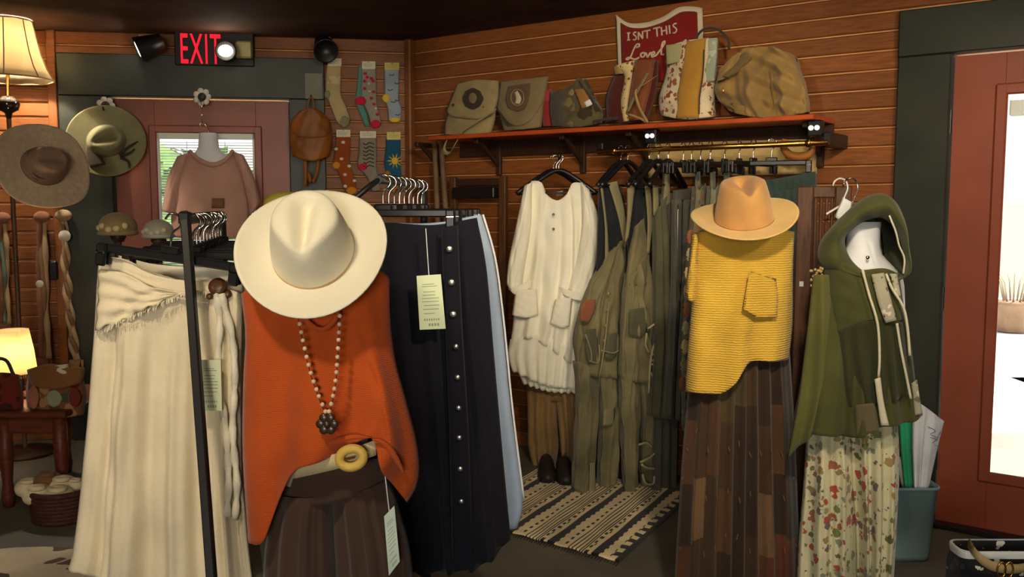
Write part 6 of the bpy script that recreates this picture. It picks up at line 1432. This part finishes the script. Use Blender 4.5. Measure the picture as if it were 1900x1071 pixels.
m.lathe([(Rb*.88, .002), (Rb*.88, .012)], (bc_.x, bc_.y, 0), 24)
m.build('wicker_wall', wick, r, True)
MB().tube([V((bc_.x+Rb*1.02*math.cos(t), bc_.y+Rb*1.02*math.sin(t), .135)) for t in [k*2*math.pi/40 for k in range(40)]], .014, 8, closed=True).build('rim', wick, r, True)
fl_w = fabric('cream_fleece', (214, 196, 160), bump=.8, bscale=60); fl_b = fabric('brown_fleece', (120, 84, 56), bump=.8, bscale=60)
for k, (x, y, s, mt, lb) in enumerate(((54, 905, 22, fl_w, 'cream fleece slipper at the left side of the basket'), (88, 892, 22, fl_b, 'brown fleece slipper standing up in the middle of the basket'), (116, 902, 24, fl_w, 'cream fleece slipper right of the brown one'),
                                     (140, 900, 16, fl_w, 'cream fleece slipper at the right rim of the basket'), (70, 918, 24, fl_w, 'cream fleece slipper lying at the basket front left'), (108, 922, 26, fl_w, 'cream fleece slipper lying at the basket front'))):
    Zk = bc_.y+(-.05 if k > 3 else .04); c = P(x, y, Zk); g = root('fleece_slipper', c, lb, 'slipper', 'slippers in the basket'); R_ = s/F*Zk
    MB().ball(c, (R_*1.15, R_*1.2, R_*.85), 16, 10).build('fleece', mt, g, True)
    MB().tube([c+V((R_*.5*math.cos(t)+.2*R_, -R_*.5+R_*.4*math.sin(t), R_*.72)) for t in [i*.524 for i in range(12)]], R_*.2, 6, closed=True).build('cuff', mt, g, True)
# cowhide
hidem = printed('cowhide', (206, 190, 160), [(70, 46, 32), (84, 56, 40), (96, 64, 44)], 5, .75)
hc_ = FL(70, 1085); m = MB(); n = 48
vs = [hc_+Z3*.005]+[hc_+V((.62*math.cos(t)*(1+.16*math.sin(3*t+1)+.07*math.sin(7*t)), .34*math.sin(t)*(1+.14*math.sin(4*t)), .004)) for t in [2*math.pi*k/n for k in range(n)]]
m.add(vs, [(0, 1+k, 1+(k+1) % n) for k in range(n)])
ch_ = m.build('cowhide_rug', hidem, None, False, .004); tag(ch_, 'white and brown cowhide rug at the lower left', 'rug')
# ------------------------------------------------------------------ ceiling track lights (all unseen, overhead)
def track_head(loc, target, label, energy, bulb=True, size=1.0, vis=True, beam=75):
    r = root('track_spotlight', V(loc), label, 'spotlight', 'ceiling track spotlights')
    loc = V(loc); d = (V(target)-loc).normalized()
    u = d.cross(Z3).normalized(); v = u.cross(d)
    c = loc+Z3*-.09*size
    MB().tube([loc+Z3*.0, c], .01*size, 8).build('stem', black_metal, r)
    MB().lathe([(.012, -.07), (.03, -.06), (.036, 0), (.045, .055), (.047, .06), (.04, .06), (.03, .01)], c, 18, (u*size, v*size, d*size), (True, True)).build('shade', black_metal, r, True)
    MB().tube([loc+Z3*.01-u*.04*size, loc+Z3*.01+u*.04*size], .012*size, 8).build('adapter', black_metal, r)
    MB().ball(c+d*.035*size, .026*size).build('bulb', glow('warm_bulb', (255, 225, 170), 12), r, True)
    l = light('spot_light', 'SPOT', c+d*.075*size, energy, (1, .82, .56), c+d*3, spot_size=math.radians(beam), spot_blend=.8, shadow_soft_size=.06)
    l.parent = r; l.location = c+d*.075*size-loc
    return r
def track(a, b, label):
    a, b = V(a), V(b); u = (b-a).normalized()
    t = MB().box((a+b)/2, ((b-a).length, .035, .02), (u, Z3.cross(u), Z3)).build('ceiling_track', black_metal)
    tag(t, label, 'track'); return t
zc = CEIL-.011
track((-2.6, .9, zc), (2.6, .9, zc), 'black ceiling track over the front of the shop')
track((-2.6, 2.6, zc), (2.4, 2.6, zc), 'black ceiling track over the middle of the shop')
zt = CEIL-.03
heads = [((-1.9, .9, zt), (-1.2, 4.2, .8), 'leftmost spotlight on the front ceiling track', 30),
         ((-.7, .9, zt), (-.6, 2.6, .8), 'spotlight on the front ceiling track aimed at the orange top', 36),
         ((.5, .9, zt), (.4, 4.6, 1.2), 'spotlight on the front ceiling track aimed at the white tunic', 110),
         ((1.7, .9, zt), (1.1, 3.4, 1.0), 'rightmost spotlight on the front ceiling track', 40),
         ((.1, 2.6, zt), (.6, 5.0, 1.7), 'spotlight on the middle track aimed at the shelf of bags', 30),
         ((1.6, 2.6, zt), (1.7, 4.1, 1.6), 'spotlight on the middle track aimed at the shelf end', 22)]
for loc, tg, lb, en in heads: track_head(loc, tg, lb, en)
